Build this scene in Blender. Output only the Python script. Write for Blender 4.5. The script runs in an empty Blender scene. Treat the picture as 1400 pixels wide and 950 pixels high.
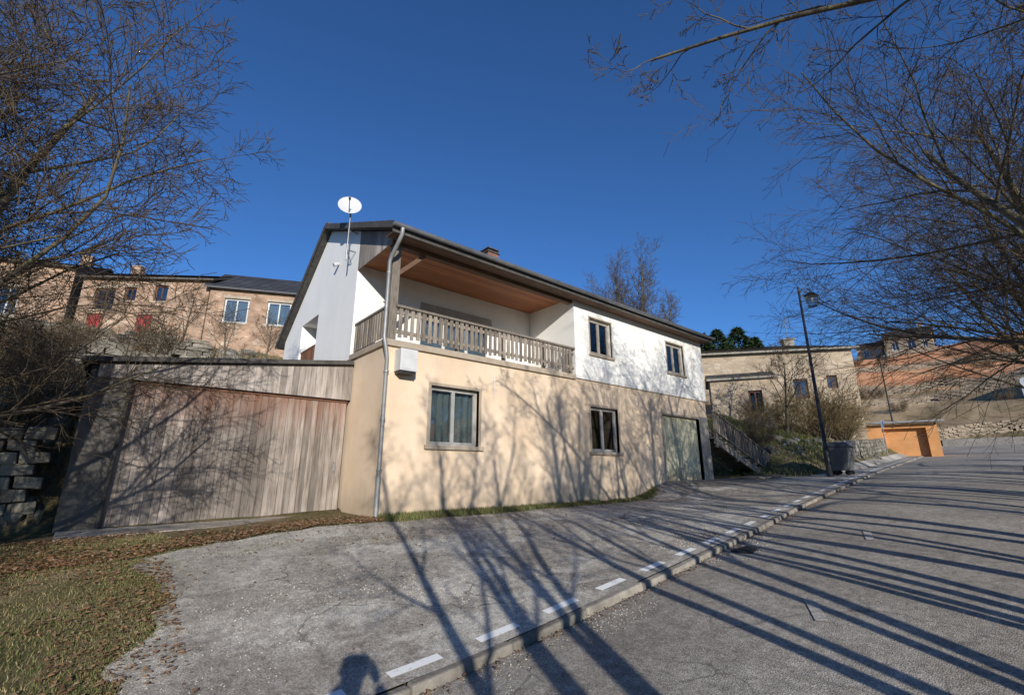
import bpy, bmesh, math, random
from mathutils import Vector, Matrix, noise
import numpy as np
R=random.Random(7)
scene=bpy.context.scene
V=Vector
def interp(x,t): return float(np.interp(x,[a for a,b in t],[b for a,b in t]))
def sm(x,a,b):
    t=max(0,min(1,(x-a)/(b-a))); return t*t*(3-2*t)
def nz(x,y,s=1,k=0): return noise.noise(V((x*s,y*s,k*7.3+.37)))

# ------------------------------------------------------------ mesh builder
class MB:
    def __init__(s): s.v=[];s.f=[];s.m=[]
    def face(s,pts,mi=0):
        b=len(s.v); s.v+= [tuple(p) for p in pts]; s.f.append(tuple(range(b,b+len(pts)))); s.m.append(mi)
    def hexa(s,p,mi=0):
        b=len(s.v); s.v+=[tuple(q) for q in p]
        for f in ((3,2,1,0),(4,5,6,7),(0,1,5,4),(1,2,6,5),(2,3,7,6),(3,0,4,7)):
            s.f.append(tuple(b+i for i in f)); s.m.append(mi)
    def box(s,x0,x1,y0,y1,z0,z1,mi=0):
        s.hexa([(x0,y0,z0),(x1,y0,z0),(x1,y1,z0),(x0,y1,z0),(x0,y0,z1),(x1,y0,z1),(x1,y1,z1),(x0,y1,z1)],mi)
    def ob(s,fr,u0,u1,n0,n1,z0,z1,mi=0):
        O,U,N=fr
        P=lambda u,n,z:(O.x+U.x*u+N.x*n,O.y+U.y*u+N.y*n,z)
        s.hexa([P(u0,n1,z0),P(u1,n1,z0),P(u1,n0,z0),P(u0,n0,z0),P(u0,n1,z1),P(u1,n1,z1),P(u1,n0,z1),P(u0,n0,z1)],mi)
    def beam(s,a,b,w,h,mi=0,up=V((0,0,1))):
        a=V(a);b=V(b);t=(b-a).normalized(); sd=t.cross(up)
        if sd.length<1e-3: sd=V((1,0,0))
        sd.normalize(); u2=sd.cross(t).normalized()
        sd=sd*w/2;u2=u2*h/2
        s.hexa([a-sd-u2,a+sd-u2,b+sd-u2,b-sd-u2,a-sd+u2,a+sd+u2,b+sd+u2,b-sd+u2],mi)
    def tube(s,pts,rs,n=6,mi=0,cap=False):
        pts=[V(p) for p in pts]; d=(pts[-1]-pts[0]).normalized()
        ref=V((0,0,1)) if abs(d.z)<.8 else V((1,0,0))
        b=len(s.v); L=len(pts)
        cs=[(math.cos(2*math.pi*k/n),math.sin(2*math.pi*k/n)) for k in range(n)]
        for i,p in enumerate(pts):
            t=(pts[min(i+1,L-1)]-pts[max(i-1,0)])
            a=t.cross(ref)
            if a.length<1e-9: a=V((1,0,0))
            a.normalize(); c=t.cross(a).normalized(); r=rs[i]
            for cc,ss in cs: s.v.append((p.x+(a.x*cc+c.x*ss)*r,p.y+(a.y*cc+c.y*ss)*r,p.z+(a.z*cc+c.z*ss)*r))
        for i in range(L-1):
            for k in range(n):
                k2=(k+1)%n; o=b+i*n
                s.f.append((o+k,o+k2,o+n+k2,o+n+k)); s.m.append(mi)
        if cap:
            s.f.append(tuple(b+k for k in range(n))); s.m.append(mi)
            s.f.append(tuple(b+(L-1)*n+k for k in range(n))); s.m.append(mi)
    def make(s,name,mats,parent=None,smooth=False,bevel=0):
        me=bpy.data.meshes.new(name); me.from_pydata(s.v,[],s.f)
        for m in mats: me.materials.append(m)
        if len(mats)>1: me.polygons.foreach_set('material_index',s.m)
        if smooth: me.polygons.foreach_set('use_smooth',[True]*len(s.f))
        me.update()
        o=bpy.data.objects.new(name,me); scene.collection.objects.link(o)
        if parent: o.parent=parent
        if bevel:
            b=o.modifiers.new('bevel','BEVEL'); b.width=bevel; b.segments=2; b.limit_method='ANGLE'
        return o
def empty(name):
    e=bpy.data.objects.new(name,None); scene.collection.objects.link(e); e.empty_display_size=.3; return e

# ------------------------------------------------------------ materials
def nt(name):
    m=bpy.data.materials.new(name); m.use_nodes=True; t=m.node_tree
    return m,t,t.nodes['Principled BSDF']
def N(t,ty,**k):
    n=t.nodes.new(ty)
    for a,b in k.items():
        if a in n.inputs: n.inputs[a].default_value=b
        else: setattr(n,a,b)
    return n
def mixc(t,fac,a,b,mode='MIX'):
    n=t.nodes.new('ShaderNodeMix'); n.data_type='RGBA'; n.blend_type=mode
    for idx,val in ((0,fac),(6,a),(7,b)):
        if isinstance(val,bpy.types.NodeSocket): t.links.new(val,n.inputs[idx])
        else:
            n.inputs[idx].default_value=val if idx==0 else (*val,1) if len(val)==3 else val
    return n.outputs[2]
def ramp(t,src,stops):
    r=t.nodes.new('ShaderNodeValToRGB'); e=r.color_ramp.elements
    while len(e)<len(stops): e.new(.5)
    for i,(p,c) in enumerate(stops):
        e[i].position=p; e[i].color=(*c,1) if not isinstance(c,(int,float)) else (c,c,c,1)
    t.links.new(src,r.inputs[0]); return r.outputs[0]
def coords(t,stretch=(1,1,1)):
    tc=t.nodes.new('ShaderNodeTexCoord'); mp=t.nodes.new('ShaderNodeMapping'); mp.inputs['Scale'].default_value=stretch
    t.links.new(tc.outputs['Object'],mp.inputs[0]); return mp.outputs[0]
def noi(t,co,scale,detail=4,rough=.6):
    n=N(t,'ShaderNodeTexNoise'); n.inputs['Scale'].default_value=scale; n.inputs['Detail'].default_value=detail; n.inputs['Roughness'].default_value=rough
    t.links.new(co,n.inputs['Vector']); return n.outputs[0]
def bump(t,bs,src,strength,dist=.02):
    b=t.nodes.new('ShaderNodeBump'); b.inputs['Strength'].default_value=strength; b.inputs['Distance'].default_value=dist
    t.links.new(src,b.inputs['Height']); t.links.new(b.outputs[0],bs.inputs['Normal'])
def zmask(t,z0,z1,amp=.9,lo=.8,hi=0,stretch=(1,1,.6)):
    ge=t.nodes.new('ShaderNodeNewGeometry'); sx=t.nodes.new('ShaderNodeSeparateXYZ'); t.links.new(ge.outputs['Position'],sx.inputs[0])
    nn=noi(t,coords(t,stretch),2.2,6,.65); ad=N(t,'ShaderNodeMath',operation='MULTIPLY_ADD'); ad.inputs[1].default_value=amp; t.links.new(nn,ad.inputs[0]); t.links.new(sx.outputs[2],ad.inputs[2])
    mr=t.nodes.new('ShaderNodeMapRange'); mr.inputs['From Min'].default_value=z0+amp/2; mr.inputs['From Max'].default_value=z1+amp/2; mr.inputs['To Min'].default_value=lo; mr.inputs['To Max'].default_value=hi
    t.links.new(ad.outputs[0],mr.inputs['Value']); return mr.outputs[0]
def mat(name,cols,scale=5,rough=.85,bs=.3,bscale=60,stretch=(1,1,1),island=0,big=.25,bigscale=.5,metal=0,dirt=None,bdist=.01,spec=.3,streak=0,topcol=None):
    m,t,p=nt(name); co=coords(t,stretch)
    n=noi(t,co,scale)
    k=len(cols); c=ramp(t,n,[(.3+.4*i/max(1,k-1),cols[i]) for i in range(k)])
    co2=coords(t)
    if big:
        g=noi(t,co2,bigscale,5,.6); g=ramp(t,g,[(.3,1-big),(.7,1+big*.4)])
        c=mixc(t,1.0,c,g,'MULTIPLY')
    if streak:
        g=noi(t,coords(t,(1.6,1.6,.22)),1.5,4,.6); g=ramp(t,g,[(.46,1.0),(.78,1-streak)])
        c=mixc(t,1.0,c,g,'MULTIPLY')
    if island:
        gi=t.nodes.new('ShaderNodeNewGeometry'); g=ramp(t,gi.outputs['Random Per Island'],[(0,1-island),(1,1+island*.6)])
        c=mixc(t,1.0,c,g,'MULTIPLY')
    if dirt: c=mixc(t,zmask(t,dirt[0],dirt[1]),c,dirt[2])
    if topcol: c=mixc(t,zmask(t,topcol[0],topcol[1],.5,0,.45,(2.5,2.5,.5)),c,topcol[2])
    t.links.new(c,p.inputs['Base Color']); p.inputs['Roughness'].default_value=rough; p.inputs['Metallic'].default_value=metal
    p.inputs['Specular IOR Level'].default_value=spec
    if bs: bump(t,p,noi(t,coords(t,stretch),bscale,3),bs,bdist)
    return m

def asphalt(name,c0,c1,patch,crack=.5,pscale=.8,grav=0):
    m,t,p=nt(name); co=coords(t)
    vo=N(t,'ShaderNodeTexVoronoi'); vo.inputs['Scale'].default_value=85; t.links.new(co,vo.inputs['Vector'])
    sp=ramp(t,vo.outputs['Color'],[(.15,.66),(.5,.97),(.95,1.4)])
    c=ramp(t,noi(t,co,pscale,7,.68),[(.34,c0),(.5,c1),(.6,patch)])
    if grav:
        q=ramp(t,noi(t,coords(t,(1,1.5,1)),.42,7,.75),[(.5,0.0),(.58,grav)]); c=mixc(t,q,c,(.58,.54,.465))
        q=ramp(t,noi(t,coords(t,(1.3,1,1)),.7,4,.55),[(.33,.75),(.38,0.0)]); c=mixc(t,q,c,(.20,.18,.152))
    c=mixc(t,1.0,c,sp,'MULTIPLY')
    g=ramp(t,noi(t,co,9,5,.75),[(.3,.62),(.7,1.25)]); c=mixc(t,1.0,c,g,'MULTIPLY')
    ad=t.nodes.new('ShaderNodeVectorMath'); ad.operation='MULTIPLY_ADD'
    nn=N(t,'ShaderNodeTexNoise'); nn.inputs['Scale'].default_value=1.6; nn.inputs['Detail'].default_value=4; t.links.new(co,nn.inputs['Vector'])
    t.links.new(nn.outputs['Color'],ad.inputs[0]); ad.inputs[1].default_value=(.8,.8,0); t.links.new(co,ad.inputs[2])
    ve=N(t,'ShaderNodeTexVoronoi',feature='DISTANCE_TO_EDGE'); ve.inputs['Scale'].default_value=.7; t.links.new(ad.outputs[0],ve.inputs['Vector'])
    ck=ramp(t,ve.outputs[0],[(0,1.0),(.011,.0)])
    gate=ramp(t,noi(t,co,.5,3),[(.42,0.0),(.55,crack)])
    ckg=mixc(t,1.0,ck,gate,'MULTIPLY')
    c=mixc(t,ckg,c,(.08,.07,.058))
    t.links.new(c,p.inputs['Base Color']); p.inputs['Roughness'].default_value=.94; p.inputs['Specular IOR Level'].default_value=.12
    bump(t,p,vo.outputs['Distance'],.6,.007)
    return m
def stone(name,cols,scale,mortar,bs=.6,flat=(1,1,1.6)):
    m,t,p=nt(name); co=coords(t,flat)
    ad=t.nodes.new('ShaderNodeVectorMath'); ad.operation='MULTIPLY_ADD'
    nn=N(t,'ShaderNodeTexNoise'); nn.inputs['Scale'].default_value=scale*.8; t.links.new(co,nn.inputs['Vector'])
    t.links.new(nn.outputs['Color'],ad.inputs[0]); ad.inputs[1].default_value=(.4/scale,)*3; t.links.new(co,ad.inputs[2])
    v=N(t,'ShaderNodeTexVoronoi'); v.inputs['Scale'].default_value=scale; t.links.new(ad.outputs[0],v.inputs['Vector'])
    e=N(t,'ShaderNodeTexVoronoi',feature='DISTANCE_TO_EDGE'); e.inputs['Scale'].default_value=scale; t.links.new(ad.outputs[0],e.inputs['Vector'])
    k=len(cols); c=ramp(t,v.outputs['Color'],[(.1+.8*i/(k-1),cols[i]) for i in range(k)])
    ed=ramp(t,e.outputs[0],[(.02,0.0),(.09,1.0)])
    c=mixc(t,ed,mortar,c)
    g=ramp(t,noi(t,co,.6,6),[(.3,.62),(.7,1.18)]); c=mixc(t,1.0,c,g,'MULTIPLY')
    t.links.new(c,p.inputs['Base Color']); p.inputs['Roughness'].default_value=.92
    bump(t,p,ed,bs,.03); return m
def islands(name,cols,rough=.9):
    m,t,p=nt(name); g=t.nodes.new('ShaderNodeNewGeometry')
    k=len(cols); c=ramp(t,g.outputs['Random Per Island'],[(i/(k-1),cols[i]) for i in range(k)])
    t.links.new(c,p.inputs['Base Color']); p.inputs['Roughness'].default_value=rough; p.inputs['Specular IOR Level'].default_value=.15
    return m

M={}
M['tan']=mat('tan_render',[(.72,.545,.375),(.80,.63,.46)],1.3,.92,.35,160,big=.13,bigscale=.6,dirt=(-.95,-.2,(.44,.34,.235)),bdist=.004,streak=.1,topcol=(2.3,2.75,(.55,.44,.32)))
M['white']=mat('cream_render',[(.83,.805,.74),(.88,.86,.80)],1.2,.92,.3,160,big=.07,bdist=.004,streak=.07,dirt=(2.45,2.75,(.62,.57,.49)))
M['gable']=mat('gable_render',[(.86,.845,.80),(.90,.885,.845)],1.2,.92,.3,160,big=.06,bdist=.004,streak=.05)
M['oldwood']=mat('weathered_boards',[(.25,.205,.175),(.39,.335,.29),(.49,.435,.385)],6,.85,.6,30,stretch=(4,4,.35),island=.35,big=.3,bigscale=.8,bdist=.01)
M['doorwood']=mat('shed_door_boards',[(.17,.137,.115),(.30,.25,.21),(.41,.355,.31)],6,.85,.6,30,stretch=(4,4,.3),island=.38,big=.35,bigscale=.6,bdist=.01,streak=.3)
def doorw():
    m=M['doorwood']; t=m.node_tree; p=t.nodes['Principled BSDF']; src=p.inputs['Base Color'].links[0].from_socket
    c=mixc(t,zmask(t,.8,1.75,1.5,0,.75,(3,3,.4)),src,(.25,.105,.058)); t.links.new(c,p.inputs['Base Color'])
doorw()
M['rustwood']=mat('red_brown_board',[(.13,.06,.035),(.20,.095,.055)],5,.8,.4,30,stretch=(3,3,.5),island=.3)
M['soffit']=mat('soffit_pine',[(.32,.12,.055),(.45,.19,.088)],4,.6,.3,30,stretch=(.4,5,4),island=.25,big=.1)
M['railwood']=mat('rail_wood',[(.15,.12,.095),(.27,.225,.18),(.37,.32,.26)],8,.85,.5,40,stretch=(4,4,.5),island=.4)
M['beam']=mat('beam_wood',[(.12,.065,.04),(.21,.125,.08)],6,.7,.4,30,stretch=(.5,4,4))
M['zinc']=mat('zinc_gutter',[(.30,.31,.32),(.42,.43,.44)],4,.45,.1,40,metal=.7,spec=.5)
M['pipe']=mat('grey_pipe',[(.28,.28,.27),(.36,.36,.35)],6,.5,.05,40,metal=.35)
M['slate']=mat('dark_slate',[(.06,.062,.07),(.11,.112,.12)],9,.6,.6,14,island=.2)
M['felt']=mat('dark_roof_trim',[(.055,.05,.045),(.11,.10,.09)],8,.7,.3,40)
M['concrete']=mat('concrete',[(.27,.25,.22),(.38,.355,.31)],3,.9,.5,60,big=.25,bdist=.006)
M['darkconc']=mat('shed_side_wall',[(.12,.105,.09),(.20,.18,.155)],3,.9,.5,60,big=.3,bdist=.006,streak=.3)
M['sill']=mat('sill_stone',[(.38,.305,.225),(.48,.40,.305)],5,.9,.3,60)
M['frame']=mat('window_frame',[(.36,.32,.26),(.46,.41,.34)],8,.6,.1,60)
M['pvc']=mat('white_frame',[(.66,.66,.64),(.74,.74,.72)],5,.45,.02,60)
M['greyframe']=mat('grey_frame',[(.34,.33,.31),(.42,.41,.385)],5,.5,.05,60)
M['garage']=mat('garage_metal',[(.64,.59,.40),(.76,.72,.52)],2.5,.6,.15,20,big=.25,streak=.3,dirt=(-.4,.2,(.38,.31,.2)))
M['curtain']=mat('curtain',[(.28,.29,.30),(.42,.43,.44)],2,.9,.5,7,stretch=(8,8,.2))
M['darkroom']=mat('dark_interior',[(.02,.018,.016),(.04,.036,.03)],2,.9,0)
M['metal_black']=mat('black_iron',[(.012,.012,.013),(.03,.03,.03)],9,.5,.1,60,spec=.5)
M['dishw']=mat('dish_enamel',[(.6,.6,.59),(.7,.7,.69)],5,.4,.02,60)
M['steel']=mat('galvanised_steel',[(.3,.3,.3),(.42,.42,.42)],8,.4,.05,60,metal=.8)
M['brick']=stone('chimney_brick',[(.22,.08,.05),(.32,.13,.08),(.27,.11,.07)],9,(.25,.2,.16),.4,(1,1,2))
M['asph']=asphalt('old_asphalt',(.29,.255,.21),(.37,.332,.28),(.46,.42,.355),.8,.8,.85)
M['road']=asphalt('road_asphalt',(.30,.264,.218),(.365,.325,.27),(.42,.378,.318),.55,.5)
M['kerb']=mat('kerb_stone',[(.22,.195,.16),(.37,.33,.275)],7,.9,.8,40,island=.3,bdist=.012,big=.4,bigscale=1.5)
M['gravel']=mat('gravel',[(.30,.27,.225),(.52,.48,.41)],3,.95,0,island=.4)
M['oldstone']=stone('old_stone_wall',[(.28,.165,.10),(.47,.305,.20),(.37,.225,.145),(.56,.415,.30)],2.6,(.40,.285,.2))
M['oldstone2']=stone('beige_stone_wall',[(.32,.235,.155),(.47,.37,.26),(.40,.305,.21),(.52,.42,.31)],2.2,(.45,.36,.255))
M['rock']=mat('limestone_rock',[(.14,.12,.09),(.26,.23,.18),(.38,.35,.29)],2.5,.95,.9,12,island=.3,bdist=.04)
M['bark']=mat('bark',[(.06,.05,.038),(.12,.10,.07),(.20,.175,.085)],7,.95,.6,40,stretch=(1,1,.4),bdist=.01,big=.3,bigscale=1.5)
M['twig']=mat('twig_bark',[(.075,.056,.037),(.15,.11,.068)],3,.95,0,big=.3)
M['gold']=mat('ochre_twigs',[(.17,.12,.05),(.30,.22,.10)],3,.95,0,big=.3)
M['brown']=mat('brown_twigs',[(.13,.09,.055),(.24,.17,.10)],3,.95,0,big=.3)
M['grass']=islands('grass_blades',[(.06,.075,.024),(.10,.125,.038),(.15,.16,.058),(.31,.245,.12)])
M['straw']=islands('dry_grass',[(.16,.12,.06),(.33,.25,.125),(.24,.175,.09),(.42,.335,.19)])
M['leaf']=islands('fallen_leaves',[(.10,.05,.028),(.22,.12,.06),(.30,.165,.08),(.16,.10,.06),(.34,.24,.15)])
M['pine']=islands('pine_needles',[(.015,.03,.012),(.03,.055,.02),(.05,.075,.03)])
M['orange']=mat('orange_render',[(.58,.27,.10),(.66,.33,.14)],3,.9,.1,60)
M['red']=mat('red_paint',[(.32,.03,.035),(.42,.05,.05)],5,.7,.1,60)
M['carwhite']=mat('white_bodywork',[(.6,.61,.62),(.66,.67,.68)],5,.3,0,spec=.5)
M['tyre']=mat('rubber',[(.015,.015,.015),(.03,.03,.03)],5,.8,.1,60)
M['bin']=mat('grey_plastic',[(.10,.105,.11),(.15,.155,.16)],5,.5,.05,60)
M['blue']=mat('blue_sign',[(.02,.07,.22),(.03,.09,.26)],5,.5,0)
M['cloth']=mat('dark_jacket',[(.02,.025,.04),(.04,.045,.07)],6,.9,.4,40)
M['jeans']=mat('jeans',[(.03,.045,.09),(.05,.07,.13)],6,.9,.4,60)
M['skin']=mat('skin',[(.42,.24,.17),(.5,.3,.21)],6,.55,.05,60)
M['hair']=mat('hair',[(.03,.02,.012),(.06,.04,.025)],20,.7,.4,40)
def worn(name,lo,hi,a1,col):
    m,t,p=nt(name); co=coords(t)
    a=ramp(t,noi(t,co,22,8,.8),[(lo,0.0),(hi,a1)])
    c=mixc(t,a,(.33,.295,.245),col); t.links.new(c,p.inputs['Base Color']); p.inputs['Roughness'].default_value=.8; return m
M['paint']=worn('worn_white_paint',.34,.42,1.0,(.88,.87,.83))
M['faded']=worn('faded_paint',.46,.62,.7,(.70,.68,.63))
def glass():
    m,t,p=nt('window_glass'); out=t.nodes['Material Output']
    tr=N(t,'ShaderNodeBsdfTransparent'); tr.inputs[0].default_value=(.75,.8,.8,1)
    gl=N(t,'ShaderNodeBsdfGlossy'); gl.inputs['Roughness'].default_value=.03
    fr=N(t,'ShaderNodeFresnel'); fr.inputs[0].default_value=1.55
    ad=N(t,'ShaderNodeMath',operation='MULTIPLY_ADD'); ad.inputs[1].default_value=1.2; ad.inputs[2].default_value=.08; t.links.new(fr.outputs[0],ad.inputs[0])
    mx=N(t,'ShaderNodeMixShader'); t.links.new(ad.outputs[0],mx.inputs[0]); t.links.new(tr.outputs[0],mx.inputs[1]); t.links.new(gl.outputs[0],mx.inputs[2]); t.links.new(mx.outputs[0],out.inputs[0]); return m
M['glass']=glass()
def groundmat():
    m,t,p=nt('ground_soil'); co=coords(t)
    c=ramp(t,noi(t,co,1.1,8,.7),[(.3,(.10,.105,.04)),(.44,(.17,.15,.07)),(.56,(.27,.205,.12)),(.7,(.37,.30,.2))])
    g=ramp(t,noi(t,co,18,6,.75),[(.3,.55),(.7,1.35)]); c=mixc(t,1.0,c,g,'MULTIPLY')
    ge=t.nodes.new('ShaderNodeNewGeometry'); sx=t.nodes.new('ShaderNodeSeparateXYZ'); t.links.new(ge.outputs['Position'],sx.inputs[0])
    mx=t.nodes.new('ShaderNodeMapRange'); mx.inputs['From Min'].default_value=58; mx.inputs['From Max'].default_value=62; t.links.new(sx.outputs[0],mx.inputs['Value'])
    far=ramp(t,noi(t,co,.3,8,.72),[(.32,(.18,.14,.07)),(.45,(.31,.225,.13)),(.56,(.42,.31,.19)),(.68,(.25,.19,.10))])
    c=mixc(t,mx.outputs[0],c,far)
    gg=ramp(t,noi(t,co,.12,7,.7),[(.35,.6),(.65,1.25)]); c=mixc(t,1.0,c,gg,'MULTIPLY')
    nn=noi(t,co,.12,6,.65)
    ad=N(t,'ShaderNodeMath',operation='MULTIPLY_ADD'); ad.inputs[1].default_value=9; t.links.new(nn,ad.inputs[0]); t.links.new(sx.outputs[2],ad.inputs[2])
    mr=t.nodes.new('ShaderNodeMapRange'); mr.inputs['From Min'].default_value=14.5; mr.inputs['From Max'].default_value=16.0; t.links.new(ad.outputs[0],mr.inputs['Value'])
    mu=N(t,'ShaderNodeMath',operation='MULTIPLY'); t.links.new(mr.outputs[0],mu.inputs[0]); t.links.new(mx.outputs[0],mu.inputs[1])
    redc=ramp(t,noi(t,co,.35,8,.7),[(.3,(.42,.175,.085)),(.5,(.58,.28,.145)),(.66,(.52,.33,.2)),(.8,(.26,.2,.12))])
    c=mixc(t,mu.outputs[0],c,redc)
    t.links.new(c,p.inputs['Base Color']); p.inputs['Roughness'].default_value=.97; p.inputs['Specular IOR Level'].default_value=.1
    bump(t,p,noi(t,co,14,6,.75),.8,.06); return m
M['ground']=groundmat()

# ------------------------------------------------------------ terrain
YKt=[(-80,3.4),(7.2,3.5),(11.8,4.0),(22.9,5.0),(48,7),(60,7.5),(90,8)]
YRt=[(-80,-1.4),(0,-1.3),(25,1.2),(35,1.2),(50,-6),(70,-14)]
ZRt=[(-80,-6.5),(-10,-2.3),(0,-1.68),(2.5,-1.55),(4.67,-1.31),(7.2,-1.05),(11.8,-.72),(22.9,-.03),(48,1.28),(60,2.4),(75,3.6),(200,6)]
ZHt=[(-80,-4.5),(-6,-1.15),(0,-.97),(4,-.87),(12.6,-.86),(14.2,-.34),(17.7,-.32),(22,-.2),(30,.5),(48,1.8),(80,4)]
Gt=[(9,0),(10.7,.0),(11.4,.35),(12.6,1.6),(14,2.4),(20,4.3),(30,7.2),(40,9.9),(48,11.5),(70,13),(150,16),(500,20)]
BKt=[(0,0),(.8,0),(1.5,.35),(2.2,.75),(3.6,1.25),(8,2.9),(16,4.2),(34,9),(150,16),(500,20)]
HRt=[(40,-9),(55,1.5),(60,3.4),(72,8.0),(88,14.0),(106,20.5),(122,22.5),(200,24),(600,27)]
def ssm(t,x,w): return (interp(x-w,t)+2*interp(x,t)+interp(x+w,t))/4
def YK(x): return ssm(YKt,x,1.5)
def YR(x): return ssm(YRt,x,3)
def ZR(x): return ssm(ZRt,x,1.0)
def ZH(x): return ssm(ZHt,x,.4)
KD=.05
def H(x,y,rough=True):
    yk=YK(x); yr=YR(x); zr=ZR(x)
    if y<yr: 
        d=yr-y; z=zr+interp(d,[(0,-.02),(.4,.05),(2,.18),(6,.1),(30,-2.5),(200,-8)])
        if rough: z+=nz(x,y,.6)*.12*sm(d,.3,2)
    elif y<yk: z=zr-KD+.05*math.sin(math.pi*(y-yr)/(yk-yr))
    else:
        if y<9: a=zr+(ZH(x)-zr)*sm((y-yk)/(9-yk),0,1)*.6+(ZH(x)-zr)*((y-yk)/(9-yk))*.4
        else: a=ZH(x)+interp(y,Gt)
        k=sm(x,20.3,24.5)
        if k>0: a=a*(1-k)+k*(zr+interp(y-yk,BKt))
        if rough and y>9.3: a+=(nz(x,y,.45)*.35+nz(x,y,1.3,3)*.16)*sm(y,10.2,13)
        z=a
    if x>40 and x<700:
        hr=interp(x,HRt)+ (nz(x,y,.05,2)*1.8+nz(x,y,.18,5)*.4)*sm(x,58,75)
        hr+=.42*math.sin((hr+nz(x,y,.06,8)*.8)*2.3)*sm(x,60,66)
        z=max(z,hr) if (y>YK(x)+1 or x>58) else z
    if -.3<x<17.4 and 10.9<y<16.8: 
        if x>4.2 or y<14.4: z=min(z,-1.05)
    elif 4.3<x<17.4 and 9.15<y<=10.9: z=min(z,-1.05)
    return z
def ytop(x):
    w=nz(x,0,1.3,9)*.16+nz(x,0,4,2)*.06
    if x<18: return interp(x,[(0,7.7),(.6,7.85),(2.9,8.55),(4.2,8.3),(6,8.25),(9,8.35),(13,8.6),(13.7,8.97),(17.7,8.97),(18,8.97)])+(w if x<13.2 else 0)
    return min(8.9,YK(x)+1.25+ (8.97-YK(18)-1.25)*(1-sm(x,18,22)))
def xleft(y): return interp(y,[(3.5,.0),(5,.15),(6.3,.72),(7.7,.45),(9,.4)])+nz(3,y,1.8,4)*.25+nz(3,y,6,4)*.12

xs=list(np.concatenate([np.linspace(-420,-60,10),np.linspace(-52,-12,12),np.arange(-10,24,.25),np.arange(24,62,.6),np.arange(63,130,1.0),np.linspace(135,700,14)]))
ys=list(np.concatenate([np.linspace(-420,-40,9),np.arange(-34,-6,2.2),np.arange(-5,18,.22),np.arange(18,50,.6),np.linspace(52,120,22),np.linspace(140,600,9)]))
mb=MB(); W=len(xs)
for y in ys:
    for x in xs:
        yk=YK(x); yr=YR(x); z=H(x,y)
        if yr-.1<y<yk+.3 and x<59: z-=.10
        if yk+.1<y<ytop(x)-.05 and x<60: z-=.05*sm(x,xleft(y)-.1,xleft(y)+.35)
        mb.v.append((x,y,z))
for j in range(len(ys)-1):
    for i in range(W-1):
        a=j*W+i; mb.f.append((a,a+1,a+W+1,a+W)); mb.m.append(0)
mb.make('ground',[M['ground']],smooth=True)

def strip(name,x0,x1,step,fa,fb,ny,fz,m,xl=None):
    mb=MB(); n=int((x1-x0)/step); 
    for i in range(n+1):
        for j in range(ny+1):
            s=i/n; x=x0+(x1-x0)*s; y=fa(x)+(fb(x)-fa(x))*j/ny
            if xl: 
                xe=xl(y); x=xe+(x1-xe)*s; y=fa(x)+(fb(x)-fa(x))*j/ny
            mb.v.append((x,y,fz(x,y)))
    for i in range(n):
        for j in range(ny):
            a=i*(ny+1)+j; mb.f.append((a,a+ny+1,a+ny+2,a+1)); mb.m.append(0)
    return mb.make(name,[m],smooth=True)
strip('road',-80,58.5,.4,lambda x:YR(x),lambda x:YK(x)-.0,14,lambda x,y:H(x,min(max(y,YR(x)+.001),YK(x)-.001)),M['road'])
PZ=lambda x,y:H(x,max(y,YK(x)+.01),False)+.012
strip('parking_apron',.4,58,.2,lambda x:YK(x)+.12,ytop,36,PZ,M['asph'],xleft)
mb=MB()
for i in range(30):
    for j in range(8):
        a=13.9+i*.16; b=6.9+j*.25; 
        if b>8.7: continue
        o=(j%2)*.08; p=[(a+o,b),(a+o+.15,b),(a+o+.15,b+.24),(a+o,b+.24)]
        dz=R.uniform(.01,.016)
        mb.face([(x,y,PZ(x,y)+dz) for x,y in p])
mb.make('garage_paving',[M['kerb']])
def kerb(name,fy,off,x0,x1,w=.13):
    mb=MB(); x=x0
    while x<x1:
        L=1.0 if x<40 else 2.0; a=x+.004; b=x+L-.004
        dz=R.uniform(-.01,.005); o2=R.uniform(-.01,.01)
        P=lambda q,s,z:(q,fy(q)+off+s+o2,z)
        mb.hexa([P(a,0,ZR(a)-.3),P(b,0,ZR(b)-.3),P(b,w,ZR(b)-.3),P(a,w,ZR(a)-.3),P(a,.03,ZR(a)+.018+dz),P(b,.03,ZR(b)+.018+dz),P(b,w,ZR(b)+.018+dz),P(a,w,ZR(a)+.018+dz)])
        x+=L
    return mb.make(name,[M['kerb']],bevel=.018)
kerb('kerb',YK,0,-40,58)
kerb('kerb',YR,-.15,-40,44)
mb=MB(); x=-4.0
while x<36:
    a=x+R.uniform(-.02,.02); b=a+.47
    n=4
    for k in range(n):
        q0=a+(b-a)*k/n; q1=a+(b-a)*(k+1)/n
        mb.face([(q,YK(q)+.24+s,PZ(q,YK(q)+.24+s)+.006) for q,s in ((q0,0),(q1,0),(q1,.105),(q0,.105))])
    x+=.85
mb.make('dashed_marking',[M['paint']])
mb=MB()
def mark(pts,w,road=False):
    for (a,b),(c,d) in zip(pts[:-1],pts[1:]):
        t=V((c-a,d-b,0)); n=int(t.length/.12)+1; sd=V((-t.y,t.x,0)).normalized()*w/2
        for k in range(n):
            q=[V((a,b,0))+t*k/n-sd,V((a,b,0))+t*(k+1)/n-sd,V((a,b,0))+t*(k+1)/n+sd,V((a,b,0))+t*k/n+sd]
            mb.face([(p.x,p.y,(H(p.x,p.y) if road else PZ(p.x,p.y))+.008) for p in q])
mark([(4.15,3.95),(4.75,4.3)],.09); mark([(4.45,4.12),(4.2,4.55)],.09); mark([(4.45,4.12),(4.85,3.95)],.08)
mark([(5.0,1.7),(5.5,1.95)],.1,True); mark([(8.5,2.1),(9.2,2.3)],.1,True)
mb.make('faded_marking',[M['faded']])
mb=MB(); mb.box(7.0,7.5,3.15,3.42,ZR(7.2)-.2,ZR(7.2)-.028)
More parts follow.
